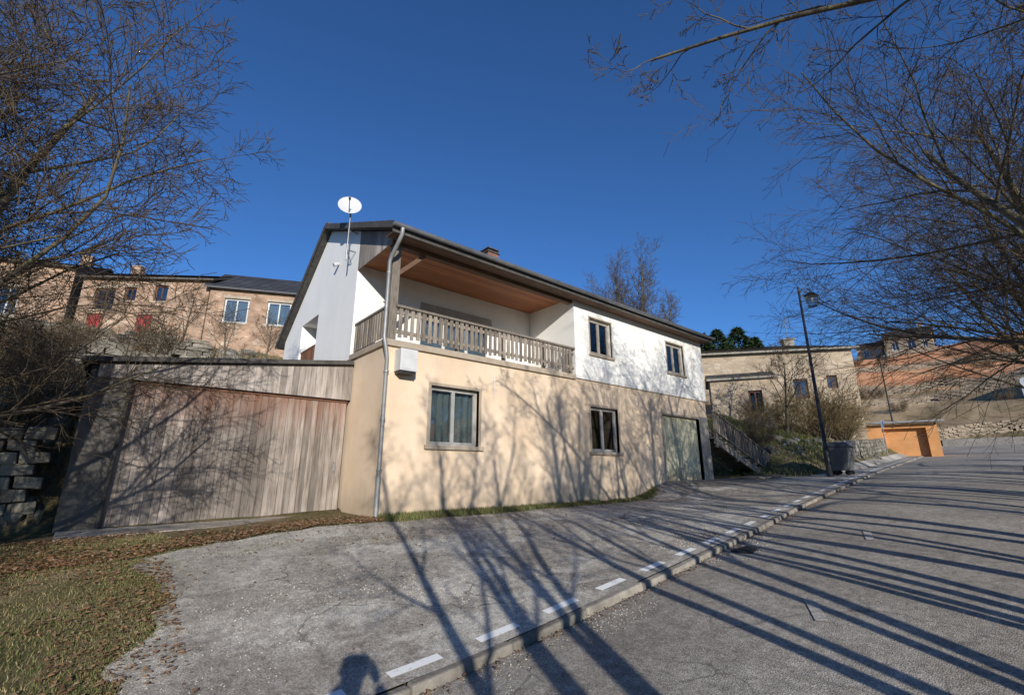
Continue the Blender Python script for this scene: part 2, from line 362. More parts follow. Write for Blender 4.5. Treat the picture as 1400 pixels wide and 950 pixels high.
for k in range(6): mb.box(7.04+k*.078,7.06+k*.078,3.17,3.40,ZR(7.2)-.028,ZR(7.2)-.016)
mb.make('drain_grate',[M['metal_black']])
mb=MB(); r=random.Random(77); c=0
while c<11000:
    x=r.uniform(.3,13); y=YK(x)+.3+abs(r.gauss(0,2.3)) if r.random()<.75 else YK(x)-r.uniform(.02,.5)
    if y>8.8: continue
    if nz(x,y,.8,6)+r.uniform(-.3,.3)<.05+.02*x: 
        c+=.1; continue
    c+=1; z=(PZ(x,y) if y>YK(x) else H(x,y)); s=r.uniform(.004,.013); a=r.uniform(0,2)
    p=[V((x+s*math.cos(a+k*2.1),y+s*math.sin(a+k*2.1),z)) for k in range(3)]; q=V((x,y,z+s*.9))
    b=len(mb.v); mb.v+=[tuple(v) for v in p]+[tuple(q)]; 
    for f in((0,1,3),(1,2,3),(2,0,3)): mb.f.append(tuple(b+i for i in f)); mb.m.append(0)
mb.make('gravel',[M['gravel']])

# ------------------------------------------------------------ main house
hs=empty('two_storey_house')
X0,X1=4.07,17.64; ZS=2.64
def frame(O,U): U=V((U[0],U[1],0)).normalized(); return (V((O[0],O[1],0)),U,V((U.y,-U.x,0)))
def wall(mb,fr,u0,u1,z0,z1,ops,depth=.22,mi=0):
    O,U,Nn=fr
    P=lambda u,n,z:(O.x+U.x*u+Nn.x*n,O.y+U.y*u+Nn.y*n,z)
    us=sorted(set([u0,u1]+[o[0] for o in ops]+[o[1] for o in ops])); zs=sorted(set([z0,z1]+[o[2] for o in ops]+[o[3] for o in ops]))
    for a,b in zip(us[:-1],us[1:]):
        for c,d in zip(zs[:-1],zs[1:]):
            if any(o[0]-1e-6<=a and b<=o[1]+1e-6 and o[2]-1e-6<=c and d<=o[3]+1e-6 for o in ops): continue
            mb.face([P(a,0,c),P(b,0,c),P(b,0,d),P(a,0,d)],mi)
    for a,b,c,d in ops:
        mb.face([P(a,0,c),P(a,0,d),P(a,-depth,d),P(a,-depth,c)],mi)
        mb.face([P(b,0,c),P(b,-depth,c),P(b,-depth,d),P(b,0,d)],mi)
        mb.face([P(a,0,d),P(b,0,d),P(b,-depth,d),P(a,-depth,d)],mi)
        mb.face([P(a,0,c),P(a,-depth,c),P(b,-depth,c),P(b,0,c)],mi)
def window(name,fr,u0,u1,z0,z1,n=-.12,panes=2,fm='frame',curt=True,parent=None,fw=.06,curtw=1.0):
    mb=MB()
    mb.ob(fr,u0,u0+fw,n-.05,n,z0,z1); mb.ob(fr,u1-fw,u1,n-.05,n,z0,z1)
    mb.ob(fr,u0+fw,u1-fw,n-.05,n,z0,z0+fw); mb.ob(fr,u0+fw,u1-fw,n-.05,n,z1-fw,z1)
    w=(u1-u0-2*fw)/panes
    for k in range(panes):
        a=u0+fw+k*w; b=a+w; s=.04
        mb.ob(fr,a+.003,a+s,n-.045,n+.012,z0+fw,z1-fw); mb.ob(fr,b-s,b-.003,n-.045,n+.012,z0+fw,z1-fw)
        mb.ob(fr,a+s,b-s,n-.045,n+.012,z0+fw,z0+fw+s); mb.ob(fr,a+s,b-s,n-.045,n+.012,z1-fw-s,z1-fw)
    mb.make(name+'_frame',[M[fm]],parent,bevel=.004)
    g=MB(); g.ob(fr,u0+fw,u1-fw,n-.03,n-.024,z0+fw,z1-fw); g.make(name+'_glass',[M['glass']],parent)
    c=MB()
    if curt:
        w=(u1-u0)*curtw; nn=24
        for k in range(nn):
            a=u0+w*k/nn; b=u0+w*(k+1)/nn; fa=.02*math.sin(k*1.9); fb=.02*math.sin((k+1)*1.9)
            O,U,Nn=fr; P=lambda u,q,z:(O.x+U.x*u+Nn.x*q,O.y+U.y*u+Nn.y*q,z)
            c.face([P(a,n-.13+fa,z0),P(b,n-.13+fb,z0),P(b,n-.13+fb,z1),P(a,n-.13+fa,z1)])
        c.make(name+'_curtain',[M['curtain']],parent)
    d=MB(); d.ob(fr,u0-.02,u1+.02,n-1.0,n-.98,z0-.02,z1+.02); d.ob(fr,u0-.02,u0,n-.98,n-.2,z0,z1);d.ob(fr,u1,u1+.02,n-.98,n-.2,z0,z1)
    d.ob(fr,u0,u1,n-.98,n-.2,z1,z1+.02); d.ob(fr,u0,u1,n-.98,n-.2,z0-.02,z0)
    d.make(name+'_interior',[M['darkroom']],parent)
F=frame((X0,9.0),(1,0)); 
u=lambda x:x-X0
mb=MB()
W1=(u(5.23),u(6.56),.55,1.87); W2=(u(10.67),u(11.98),.55,1.87); GD=(u(14.5),u(17.02),-.33,1.92)
wall(mb,F,0,X1-X0,-1.3,ZS,[W1,W2,GD],.22)
FG=frame((X0,17.3),(0,-1))
wall(mb,FG,0,8.3,-1.3,ZS,[],.2)
mb.face([(X1,9,-1.3),(X1,17.3,-1.3),(X1,17.3,ZS),(X1,9,ZS)])
mb.face([(X0,17.3,-1.3),(X0,17.3,4.3),(X1,17.3,4.3),(X1,17.3,-1.3)])
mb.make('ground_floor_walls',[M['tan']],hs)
mb=MB()
for w in (W1,W2):
    a,b,c,d=w
    mb.ob(F,a-.07,a,-.1,.015,c-.0,d+.07); mb.ob(F,b,b+.07,-.1,.015,c,d+.07); mb.ob(F,a,b,-.1,.015,d,d+.07)
    mb.ob(F,a-.12,b+.12,-.2,.07,c-.09,c-.001)
mb.ob(F,GD[0]-.08,GD[0],-.1,.015,-.33,1.99); mb.ob(F,GD[0],GD[1],-.1,.015,1.92,1.99)
mb.make('window_surrounds',[M['sill']],hs,bevel=.006)
mb=MB(); mb.ob(F,GD[1],X1-X0+.02,-.3,.03,-1.2,2.03); mb.make('garage_pier',[M['concrete']],hs,bevel=.01)
window('lower_window_a',F,*W1,panes=2,parent=hs,fm='greyframe',fw=.045)
window('lower_window_b',F,*W2,panes=2,parent=hs,fm='greyframe',fw=.045,curtw=.62)
mb=MB(); a,b,c,d=GD; nr=22
mb.ob(F,a,b,-.16,-.12,c,d)
for k in range(nr):
    q=a+.02+(b-a-.04)*k/nr; mb.ob(F,q,q+(b-a)/nr*.62,-.12,-.105,c+.03,d-.04)
mid=(a+b)/2
mb.ob(F,mid-.03,mid+.03,-.105,-.085,c,d); mb.ob(F,mid-.12,mid-.07,-.105,-.05,.7,.85)
mb.ob(F,mid+.55,mid+.95,-.105,-.09,.9,1.25)
mb.make('garage_door',[M['garage']],hs)
FU=frame((X0,8.95),(1,0)); XR=10.03; TOP=5.27
U1=(u(10.74),u(11.80),3.5,4.67); U2=(u(15.06),u(16.22),3.5,4.66)
mb=MB(); wall(mb,FU,u(XR),X1-X0+.02,ZS+.012,TOP,[U1,U2],.2)
mb.face([(XR,8.95,ZS+.012),(X1+.02,8.95,ZS+.012),(X1+.02,9.0,ZS+.012),(XR,9.0,ZS+.012)])
mb.face([(XR,8.95,ZS+.012),(XR,8.95,TOP),(XR,10.95,TOP),(XR,10.95,ZS+.012)])
X1b=X1+.02
mb.face([(X1b,8.95,ZS+.012),(X1b,17.3,ZS+.012),(X1b,17.3,4.4),(X1b,13.4,7.15),(X1b,8.95,5.27)])
PD=(u(5.9),u(8.4),2.72,4.58)
FB=frame((X0,10.95),(1,0)); wall(mb,FB,0,u(XR),ZS,TOP,[PD],.2)
mb.make('upper_walls',[M['white']],hs)
window('upper_window_a',FU,*U1,n=-.1,panes=2,parent=hs,fm='frame',curt=True,curtw=.3)
window('upper_window_b',FU,*U2,n=-.1,panes=2,parent=hs,fm='frame',curtw=.5)
window('patio_door',FB,*PD,n=-.1,panes=3,parent=hs,fm='pvc')
mb=MB()
for w in (U1,U2):
    a,b,c,d=w; mb.ob(FU,a-.08,b+.08,-.15,.06,c-.07,c-.001); mb.ob(FU,a-.05,a,-.05,.012,c,d+.05); mb.ob(FU,b,b+.05,-.05,.012,c,d+.05); mb.ob(FU,a,b,-.05,.012,d,d+.05)
mb.make('upper_sills',[M['sill']],hs,bevel=.005)
mb=MB(); mb.ob(FB,PD[0],PD[1],-.09,.03,PD[3]-.22,PD[3]-.002); mb.make('roller_shutter_box',[M['frame']],hs)
RF=lambda y: 5.27+(y-8.95)*(7.15-5.27)/(13.4-8.95)
RB=lambda y: 7.15+(y-13.4)*(4.4-7.15)/(17.3-13.4)
xg=X0-.03; mb=MB()
def col(y0,y1,z0,f): mb.face([(xg,y1,z0),(xg,y0,z0),(xg,y0,f(y0)),(xg,y1,f(y1))])
col(10.95,13.4,ZS,RF); col(13.4,13.8,ZS,RB)
mb.face([(xg,15.4,ZS),(xg,13.8,ZS),(xg,13.8,3.15),(xg,15.4,3.15)]); mb.face([(xg,15.4,4.56),(xg,13.8,4.56),(xg,13.8,RB(13.8)),(xg,15.4,RB(15.4))]); col(15.4,17.3,ZS,RB)
for ya in (13.8,15.4): mb.face([(xg,ya,3.15),(xg,ya,4.56),(xg+.9,ya,4.56),(xg+.9,ya,3.15)])
mb.face([(xg,13.8,4.56),(xg,15.4,4.56),(xg+.9,15.4,4.56),(xg+.9,13.8,4.56)]); mb.face([(xg,13.8,3.15),(xg,15.4,3.15),(xg+.9,15.4,3.15),(xg+.9,13.8,3.15)])
mb.face([(xg,10.95,ZS),(X0+.1,10.95-.002,ZS),(X0+.1,10.95-.002,RF(10.95)),(xg,10.95,RF(10.95))])
mb.make('gable_wall',[M['gable']],hs)
FGw=frame((xg+.9,15.4),(0,-1)); window('gable_window',FGw,0,1.6,3.15,4.56,n=0,panes=2,parent=hs,fm='frame',curt=False)
mb=MB()
mb.box(xg+.05,xg+.09,13.8,15.4,3.62,3.68)
for k in range(12): mb.box(xg+.05,xg+.08,13.86+k*.13,13.92+k*.13,3.15,3.62)
mb.make('gable_window_rail',[M['rustwood']],hs)
mb=MB(); mb.box(X0-.05,XR-.003,8.93,10.94,ZS-.04,ZS+.1); mb.make('balcony_slab',[M['sill']],hs,bevel=.008)
mb=MB(); y=9.0
n=int((XR-4.3)/.148)
for k in range(n):
    a=4.32+k*.148+R.uniform(-.01,.01); w=R.uniform(.08,.1); dz=R.uniform(-.02,.02)
    mb.box(a,a+w,y-.022+R.uniform(-.003,.003),y,2.83+dz,3.50)
ns=13
for k in range(ns):
    a=9.22+k*.135; mb.box(X0+.04,X0+.062,a,a+.09,2.83,3.5)
mb.make('balcony_pickets',[M['railwood']],hs)
mb=MB(); mb.box(4.25,XR-.005,8.94,9.06,3.503,3.56); mb.box(4.25,XR-.005,9.002,9.05,2.92,3.0); mb.box(4.25,XR-.005,9.002,9.05,3.36,3.44)
mb.box(X0+.02,X0+.12,9.2,10.94,3.503,3.56); mb.box(X0+.064,X0+.11,9.2,10.94,2.92,3.0)
for xx in (5.9,7.35,8.8,9.92): mb.box(xx,xx+.09,9.052,9.14,2.74,3.5)
mb.make('balcony_rails',[M['railwood']],hs,bevel=.005)
mb=MB(); mb.box(4.1,4.29,9.0,9.19,2.745,4.97); mb.make('balcony_post',[M['railwood']],hs,bevel=.008)
mb=MB(); mb.box(X0+.0,XR-.003,8.99,9.17,4.972,5.15)
mb.beam((4.29,9.09,4.35),(4.92,9.09,4.97),.1,.1)
mb.make('balcony_beam',[M['beam']],hs,bevel=.008)
mb=MB(); k=0; yy=9.18
while yy<10.93:
    mb.box(X0+.02,XR-.004,yy,min(yy+.115,10.94),5.15,5.17); yy+=.12
mb.make('balcony_soffit',[M['soffit']],hs)
mb=MB()
for k in range(3): mb.box(X0-.2,X1+.15,8.57+k*.125,8.57+k*.125+.12,5.05,5.07)
mb.make('eave_soffit',[M['beam']],hs)
mb=MB(); mb.box(X0-.24,X1+.2,8.53,8.56,5.02,5.18); mb.make('eave_fascia',[M['felt']],hs)
mb=MB(); yy=9.02
while yy<10.93:
    b=min(yy+.11,10.945); zz=5.0
    mb.hexa([(xg,yy,zz),(xg+.025,yy,zz),(xg+.025,b,zz),(xg,b,zz),(xg,yy,RF(yy)),(xg+.025,yy,RF(yy)),(xg+.025,b,RF(b)),(xg,b,RF(b))]); yy+=.115
mb.make('gable_cladding',[M['oldwood']],hs)
def slab(mb,pa,pb,x0,x1,th,mi=0):
    (y0,z0),(y1,z1)=pa,pb
    mb.hexa([(x0,y0,z0-th),(x1,y0,z0-th),(x1,y1,z1-th),(x0,y1,z1-th),(x0,y0,z0),(x1,y0,z0),(x1,y1,z1),(x0,y1,z1)],mi)
mb=MB(); xa,xb=X0-.22,X1+.18
rf=lambda y:RF(y)+.14; rb=lambda y:RB(y)+.14
slab(mb,(8.56,rf(8.56)),(13.4,rf(13.4)),xa,xb,.12); slab(mb,(13.402,rf(13.4)),(17.6,rb(17.6)),xa,xb,.12)
mb.make('roof',[M['felt']],hs)
mb=MB()
for s in range(28):
    y0=8.52+s*.174; 
    for q in range(46):
        x=xa-.02+q*(xb-xa+.04)/46; w=(xb-xa+.04)/46-.006; z0=rf(y0)+.022; z1=rf(y0+.18)+.008
        mb.face([(x,y0,z0),(x+w,y0,z0),(x+w,y0+.178,z1),(x,y0+.178,z1)]); mb.face([(x,y0,z0-.012),(x+w,y0,z0-.012),(x+w,y0,z0),(x,y0,z0)])
for s in range(22):
    y1=17.62-s*.192
    for q in range(46):
        x=xa-.02+q*(xb-xa+.04)/46; w=(xb-xa+.04)/46-.006
        mb.face([(x,y1,rb(y1)+.022),(x,y1-.19,rb(y1-.19)+.008),(x+w,y1-.19,rb(y1-.19)+.008),(x+w,y1,rb(y1)+.022)])
mb.beam((xa-.02,13.4,rf(13.4)+.04),(xb+.02,13.4,rf(13.4)+.04),.25,.05)
mb.make('roof_slates',[M['slate']],hs)
mb=MB()
for (ya,yb,f) in ((8.5,13.4,rf),(13.4,17.65,rb)):
    mb.beam((xa-.03,ya,f(ya)-.04),(xa-.03,yb,f(yb)-.04),.025,.15)
mb.make('verge_boards',[M['felt']],hs)
mb=MB(); gy,gz=8.44,5.18; n=8
for i in range(n):
    a0=math.pi+math.pi*i/n; a1=math.pi+math.pi*(i+1)/n; r=.065
    mb.face([(xa-.05,gy+r*math.cos(a0),gz+r*math.sin(a0)),(xb+.02,gy+r*math.cos(a0),gz+r*math.sin(a0)),(xb+.02,gy+r*math.cos(a1),gz+r*math.sin(a1)),(xa-.05,gy+r*math.cos(a1),gz+r*math.sin(a1))])
mb.tube([(xa-.05,gy-.065,gz),(xb+.02,gy-.065,gz)],[.01,.01],6)
mb.face([(xa-.05,gy+.065*math.cos(math.pi+math.pi*i/8),gz+.065*math.sin(math.pi+math.pi*i/8)) for i in range(9)])
for k in range(22): mb.box(xa+.3+k*.62,xa+.33+k*.62,gy-.07,gy+.1,gz+.0,gz+.012)
mb.make('gutter',[M['zinc']],hs)
mb=MB()
mb.tube([(4.02,8.44,5.12),(4.02,8.46,4.98),(4.0,8.6,4.8),(4.0,8.85,4.62),(3.99,8.92,4.5),(3.99,8.92,2.75),(4.03,8.88,2.5),(4.09,8.93,2.3),(4.09,8.93,-.87)],[.045]*9,10)
for zz in (4.2,3.4,2.0,1.0,0.0): mb.tube([(4.09 if zz<2.4 else 3.99,8.925,zz),(4.09 if zz<2.4 else 3.99,8.925,zz+.04)],[.055,.055],10)
mb.tube([(4.09,8.93,-.88),(4.09,8.93,-.1)],[.053,.053],10)
mb.make('downpipe',[M['pipe']],hs,smooth=True)
mb=MB(); mb.ob(F,.22,.62,.0,.30,2.05,2.52,0); mb.ob(F,.25,.59,.301,.308,2.08,2.49,0)
mb.ob(F,.24,.6,.02,.28,2.0,2.048,1)
mb.make('wall_box',[M['dishw'],M['metal_black']],hs,bevel=.01)
mb=MB(); mb.tube([(7.0,8.985,2.3),(7.0,8.985,1.75)],[.012,.012],6); mb.tube([(xg-.02,12.4,5.7),(xg-.16,12.4,5.62)],[.05,.06],8,0,True)
mb.make('wall_fittings',[M['dishw']],hs)
mb=MB(); mb.box(9.9,10.4,13.15,13.65,7.0,8.3); mb.make('chimney',[M['brick']],hs)
mb=MB(); mb.box(9.85,10.45,13.1,13.7,8.302,8.36); mb.box(9.95,10.0,13.2,13.6,8.36,8.45);mb.box(10.3,10.35,13.2,13.6,8.36,8.45); mb.box(9.87,10.43,13.12,13.68,8.452,8.49); mb.make('chimney_cap',[M['felt']],hs)
dish=empty('satellite_dish')
mb=MB(); mb.tube([(3.8,11.2,5.3),(3.8,11.2,6.65),(3.8,11.25,6.85)],[.022]*3,8); mb.tube([(xg,11.2,5.6),(3.8,11.2,5.6)],[.018]*2,6); mb.tube([(xg,11.2,6.15),(3.8,11.2,6.15)],[.018]*2,6)
mb.tube([(xg,11.45,5.35),(3.8,11.2,5.6)],[.012]*2,6)
mb.make('mast',[M['steel']],dish,smooth=True)
mb=MB(); ax=V((-.35,-.88,.32)).normalized(); c=V((3.76,11.2,6.86)); s1=ax.cross(V((0,0,1))).normalized(); s2=s1.cross(ax)
rings=6; seg=28
for i in range(rings+1):
    r=.30*i/rings
    for k in range(seg):
        a=2*math.pi*k/seg; p=c+s1*r*math.cos(a)+s2*r*1.06*math.sin(a)+ax*(r*r*.85-.02); mb.v.append(tuple(p))
for i in range(rings):
    for k in range(seg):
        mb.f.append((i*seg+k,i*seg+(k+1)%seg,(i+1)*seg+(k+1)%seg,(i+1)*seg+k)); mb.m.append(0)
o=mb.make('reflector',[M['dishw']],dish,smooth=True); so=o.modifiers.new('s','SOLIDIFY'); so.thickness=.008
mb=MB(); e=c+ax*.36-s2*.1; mb.tube([c-s2*.29+ax*.05,e],[.012,.012],6); mb.tube([e-ax*.05,e+ax*.05],[.03,.03],8,0,True); mb.make('lnb_arm',[M['steel']],dish)

# ------------------------------------------------------------ shed
sh=empty('wooden_garage_shed'); YS=10.7; sx0=-.53; sx1=X0-.01
mb=MB(); n=31; dw=(4.0-.02)/n; 
for k in range(n):
    a=.03+k*dw; mb.box(a+.003,a+dw-.003,YS+.07+R.uniform(-.005,.005),YS+.1,-.93+R.uniform(-.015,.025),1.60)
mb.make('door_boards',[M['doorwood']],sh)
mb=MB(); mb.box(.03,4.02,YS+.045,YS+.062,1.54,1.6)
mb.make('door_track',[M['rustwood']],sh)
mb=MB(); mb.box(3.84,3.87,YS+.02,YS+.062,.0,.16); mb.box(3.83,3.88,YS+.05,YS+.062,-.03,.2); mb.make('door_handle',[M['steel']],sh)
mb=MB(); k=0; a=sx0+.1; tz=lambda x:1.86+(x-sx0)*(2.48-1.86)/(sx1-sx0)
while a<sx1-.02:
    b=min(a+.118,sx1-.01); 
    mb.hexa([(a,YS-.03,1.6),(b,YS-.03,1.6),(b,YS-.005,1.6),(a,YS-.005,1.6),(a,YS-.03,tz(a)-.05),(b,YS-.03,tz(b)-.05),(b,YS-.005,tz(b)-.05),(a,YS-.005,tz(a)-.05)]); a+=.122
mb.make('fascia_boards',[M['oldwood']],sh)
mb=MB(); mb.box(sx0,.02,YS,YS+.12,-1.2,1.6); mb.box(sx0,sx1,YS+.11,YS+.14,1.6,1.8)
mb.box(sx0,sx0+.12,YS+.12,15.0,-1.2,1.75); mb.box(sx0,sx1,14.9,15.0,-1.2,1.75)
mb.make('walls',[M['darkconc']],sh)
mb=MB(); mb.hexa([(sx0-.12,YS-.14,tz(sx0)-.04),(sx1-.04,YS-.14,tz(sx1)-.04),(sx1-.04,15.1,tz(sx1)-.04),(sx0-.12,15.1,tz(sx0)-.04),(sx0-.12,YS-.14,tz(sx0)+.05),(sx1-.04,YS-.14,tz(sx1)+.05),(sx1-.04,15.1,tz(sx1)+.05),(sx0-.12,15.1,tz(sx0)+.05)])
mb.tube([(.05,YS-.04,1.55),(.0,YS-.05,-.9)],[.03,.03],8)
mb.make('metal_roof',[M['felt']],sh)
mb=MB(); mb.hexa([(-.55,9.75,-1.2),(3.7,9.75,-1.2),(3.95,YS+.3,-1.2),(-.55,YS+.3,-1.2),(-.45,9.8,-.955),(3.6,9.7,-.90),(3.95,YS+.3,-.875),(-.5,YS+.3,-.93)]); mb.make('concrete_threshold',[M['asph']])

# ------------------------------------------------------------ outside stairs
st=empty('outside_staircase'); mb=MB(); n=10
for k in range(n):
    xa_=17.72+k*.48; z=1.28-k*.16; mb.box(xa_,xa_+.5,8.75,9.85,z-.06,z); mb.box(xa_+.46,xa_+.5,8.78,9.82,z-.2,z-.061)
mb.beam((17.7,8.78,1.15),(22.6,8.78,-.48),.08,.25); mb.beam((17.7,9.82,1.15),(22.6,9.82,-.48),.08,.25)
mb.make('steps',[M['railwood']],st)
mb=MB()
for yy in (8.72,9.9):
    zz=lambda x:1.3-(x-17.7)*.333
    mb.beam((17.7,yy,zz(17.7)+.95),(22.5,yy,zz(22.5)+.95),.09,.05); mb.beam((17.7,yy,zz(17.7)+.2),(22.5,yy,zz(22.5)+.2),.05,.07)
    x=17.8
    while x<22.4:
        mb.box(x,x+.085,yy-.012,yy+.012,zz(x)+.15,zz(x)+.92); x+=.16
    for x in (17.75,19.3,20.9,22.45): mb.box(x,x+.1,yy+.014,yy+.1,zz(x)-.4,zz(x)+1.02)
mb.make('railings',[M['railwood']],st)
mb=MB()
for k in range(12): mb.box(18.1+k*.22,18.28+k*.22,7.4,8.5,H(18.1+k*.22,8)+.05,H(18.1+k*.22,8)+.08)
mb.box(18.1,20.7,7.5,7.6,H(19,7.6)-.05,H(19,7.6)+.07); mb.make('wooden_pallet',[M['railwood']])

# ------------------------------------------------------------ generic house
def simple(name,L,Rt,D,z0,z1,rise,wm,rm,wins=(),over=.35,hip=0,chim=None,fm='pvc'):
    e=empty(name); U=V((Rt[0]-L[0],Rt[1]-L[1],0)); Wd=U.length; fr=frame(L,U); O,U,Nn=fr
    P=lambda u,n,z:(O.x+U.x*u+Nn.x*n,O.y+U.y*u+Nn.y*n,z)
    mb=MB(); wall(mb,fr,0,Wd,z0,z1,[w[:4] for w in wins],.25)
    mb.face([P(Wd,0,z0),P(Wd,-D,z0),P(Wd,-D,z1),P(Wd,0,z1)]); mb.face([P(0,-D,z0),P(0,0,z0),P(0,0,z1),P(0,-D,z1)]); mb.face([P(Wd,-D,z0),P(0,-D,z0),P(0,-D,z1),P(Wd,-D,z1)])
    if not hip:
        for uu in (0,Wd): mb.face([P(uu,0,z1),P(uu,-D,z1),P(uu,-D/2,z1+rise)])
    mb.make('walls',[M[wm]],e)
    for i,w in enumerate(wins):
        if len(w)>4 and w[4]=='door':
            q=MB(); q.ob(fr,w[0],w[1],-.2,-.15,w[2],w[3]); 
            for k in range(5): q.ob(fr,w[0]+(w[1]-w[0])*k/5+.01,w[0]+(w[1]-w[0])*(k+1)/5-.01,-.15,-.135,w[2]+.02,w[3]-.02)
            q.make('red_shutter',[M['red']],e)
        else:
            window('window_%d'%i,fr,*w[:4],n=-.15,panes=2,fm=fm,parent=e,fw=.07,curt=(len(w)>4))
            q=MB(); q.ob(fr,w[0]-.12,w[1]+.12,-.1,.05,w[2]-.12,w[2]-.002); q.ob(fr,w[0]-.1,w[1]+.1,-.05,.02,w[3]+.002,w[3]+.2); q.make('sill_%d'%i,[M['sill']],e)
    mb=MB(); o=over; sl=rise/(D/2); th=.14; ze=z1-sl*o+.06
    r0=hip; zt=z1+rise+.06
    def q(a,b,c,d): 
        mb.hexa([V(a)-V((0,0,th)),V(b)-V((0,0,th)),V(c)-V((0,0,th)),V(d)-V((0,0,th)),a,b,c,d])
    q(P(-o,o,ze),P(Wd+o,o,ze),P(Wd+o-r0*1.0 if hip else Wd+o,-D/2,zt),P(-o+r0 if hip else -o,-D/2,zt))
    q(P(Wd+o,-D-o,ze),P(-o,-D-o,ze),P(-o+r0 if hip else -o,-D/2,zt+.002),P(Wd+o-r0 if hip else Wd+o,-D/2,zt+.002))
    if hip:
        mb.face([P(Wd+o,o,ze),P(Wd+o,-D-o,ze),P(Wd+o-r0,-D/2,zt)]); mb.face([P(-o,-D-o,ze),P(-o,o,ze),P(-o+r0,-D/2,zt)])
    nc=int(D/2/.35)
    for k in range(nc):
        f0=k/nc; f1=(k+1)/nc
        ia=r0*f0; ib=r0*f1
        for s in range(int(Wd/.6)):
            t0=s/int(Wd/.6); t1=(s+.97)/int(Wd/.6)
            ua=-o+ia+(Wd+2*o-2*ia)*t0; ub=-o+ia+(Wd+2*o-2*ia)*t1; uc=-o+ib+(Wd+2*o-2*ib)*t1; ud=-o+ib+(Wd+2*o-2*ib)*t0
            na=o-(D/2+o)*f0; nb=o-(D/2+o)*f1
            mb.face([P(ua,na,ze+(zt-ze)*f0+.05),P(ub,na,ze+(zt-ze)*f0+.05),P(uc,nb,ze+(zt-ze)*f1+.012),P(ud,nb,ze+(zt-ze)*f1+.012)])
    mb.make('roof',[M[rm]],e)
    if chim:
        for cu,cn,ch in chim:
            mb=MB(); mb.ob(fr,cu,cu+.7,cn-.5,cn,z1,zt+ch); mb.ob(fr,cu-.06,cu+.76,cn-.56,cn+.06,zt+ch+.002,zt+ch+.1); mb.make('chimney',[M['oldstone']],e)
    return e,fr
M['tile']=mat('grey_stone_tiles',[(.19,.17,.14),(.29,.26,.215),(.35,.32,.27)],6,.85,.5,14,island=.3)
M['tile2']=mat('brown_slates',[(.09,.075,.065),(.15,.13,.11)],6,.8,.5,14,island=.3)
simple('stone_farmhouse',(-3.6,42.7),(3.35,37.6),7,6.5,13.4,1.6,'oldstone','tile2',[(1.0,2.3,10.9,12.5,),(4.9,5.8,11.6,12.8),(.8,1.9,8.9,10.6,'door'),(4.1,5.1,9.2,10.6,'door'),(2.9,3.7,11.6,12.6)],chim=[(.2,-3.6,.7)],fm='rustwood')
simple('slate_roofed_house',(3.4,37.4),(9.4,34.6),6.5,6.5,12.9,2.1,'oldstone','slate',[(1.0,2.6,10.2,12.0,'c'),(3.8,5.4,10.2,12.0,'c')])
simple('stone_cottage',(-15,47.5),(-4.2,43.6),8,6.5,14.2,1.5,'oldstone','tile2',[(2,3,11,12.3),(7.6,8.8,10.2,12.2),(5,6,11,12.3)],chim=[(9.6,-4.2,.9)])
nb,nfr=simple('neighbour_stone_house',(33.9,18.3),(40.9,9.1),9,2.0,9.0,1.35,'oldstone2','tile',[(7.3,8.3,5.2,6.7),(9.6,10.3,5.9,6.9),(4.6,5.6,5.2,6.7)],hip=3.0,over=.4,fm='rustwood')
mb=MB(); mb.ob(nfr,8.6,9.4,-5,-4.3,9.5,10.9,0); mb.ob(nfr,8.5,9.5,-5.1,-4.2,10.902,11.0,0); mb.make('chimney',[M['tile']],nb)
mb=MB(); O,U,Nn=nfr; b=O+U*9.0+Nn*-4.6; mb.tube([(b.x,b.y,11.0),(b.x,b.y,13.0)],[.03,.03],6)
for k in range(6): mb.tube([V((b.x,b.y,12.1+k*.15))-U*.45,V((b.x,b.y,12.1+k*.15))+U*.45],[.014,.014],4)
mb.make('tv_aerial',[M['steel']],nb)
simple('lean_to_annex',(29.6,14.6),(31.4,11.3),3.2,1.2,5.9,.5,'oldstone2','tile',[(2.2,3.0,3.6,5.0)],over=.2,fm='rustwood')
simple('hilltop_house',(110,23.6),(110.5,19.6),8,18,23.6,1.6,'oldstone2','tile2',[(1,2,21.6,23.0),(3,3.7,21.6,23.0)])
simple('hilltop_house',(108,18.7),(108.6,12),8,18,24.2,2.0,'oldstone2','tile2',[(1,2,21.6,23.2),(3.2,4.4,21.6,23.2),(5.3,6,21.6,23.2)],chim=[(5,-4,.8)])
oh=empty('orange_roadside_hut'); fo=frame((41.5,9.6),(.25,-1)); mb=MB(); wall(mb,fo,0,4.2,.3,3.2,[(1.2,3.6,.9,2.9)],.4); 
O,U,Nn=fo; P=lambda u,n,z:(O.x+U.x*u+Nn.x*n,O.y+U.y*u+Nn.y*n,z)
mb.face([P(4.2,0,.3),P(4.2,-3,.3),P(4.2,-3,3.4),P(4.2,0,3.2)]); mb.face([P(0,-3,.3),P(0,0,.3),P(0,0,3.2),P(0,-3,3.4)]); mb.face([P(0,-3,.3),P(4.2,-3,.3),P(4.2,-3,3.4),P(0,-3,3.4)]); mb.make('walls',[M['orange']],oh)
mb=MB(); mb.ob(fo,1.2,3.6,-.45,-.4,.9,2.9); mb.make('panel',[M['orange']],oh)
mb=MB(); mb.hexa([P(-.4,.5,3.25),P(4.6,.5,3.25),P(4.6,-3.3,3.5),P(-.4,-3.3,3.5),P(-.4,.5,3.37),P(4.6,.5,3.37),P(4.6,-3.3,3.62),P(-.4,-3.3,3.62)]); mb.make('roof',[M['pipe']],oh)

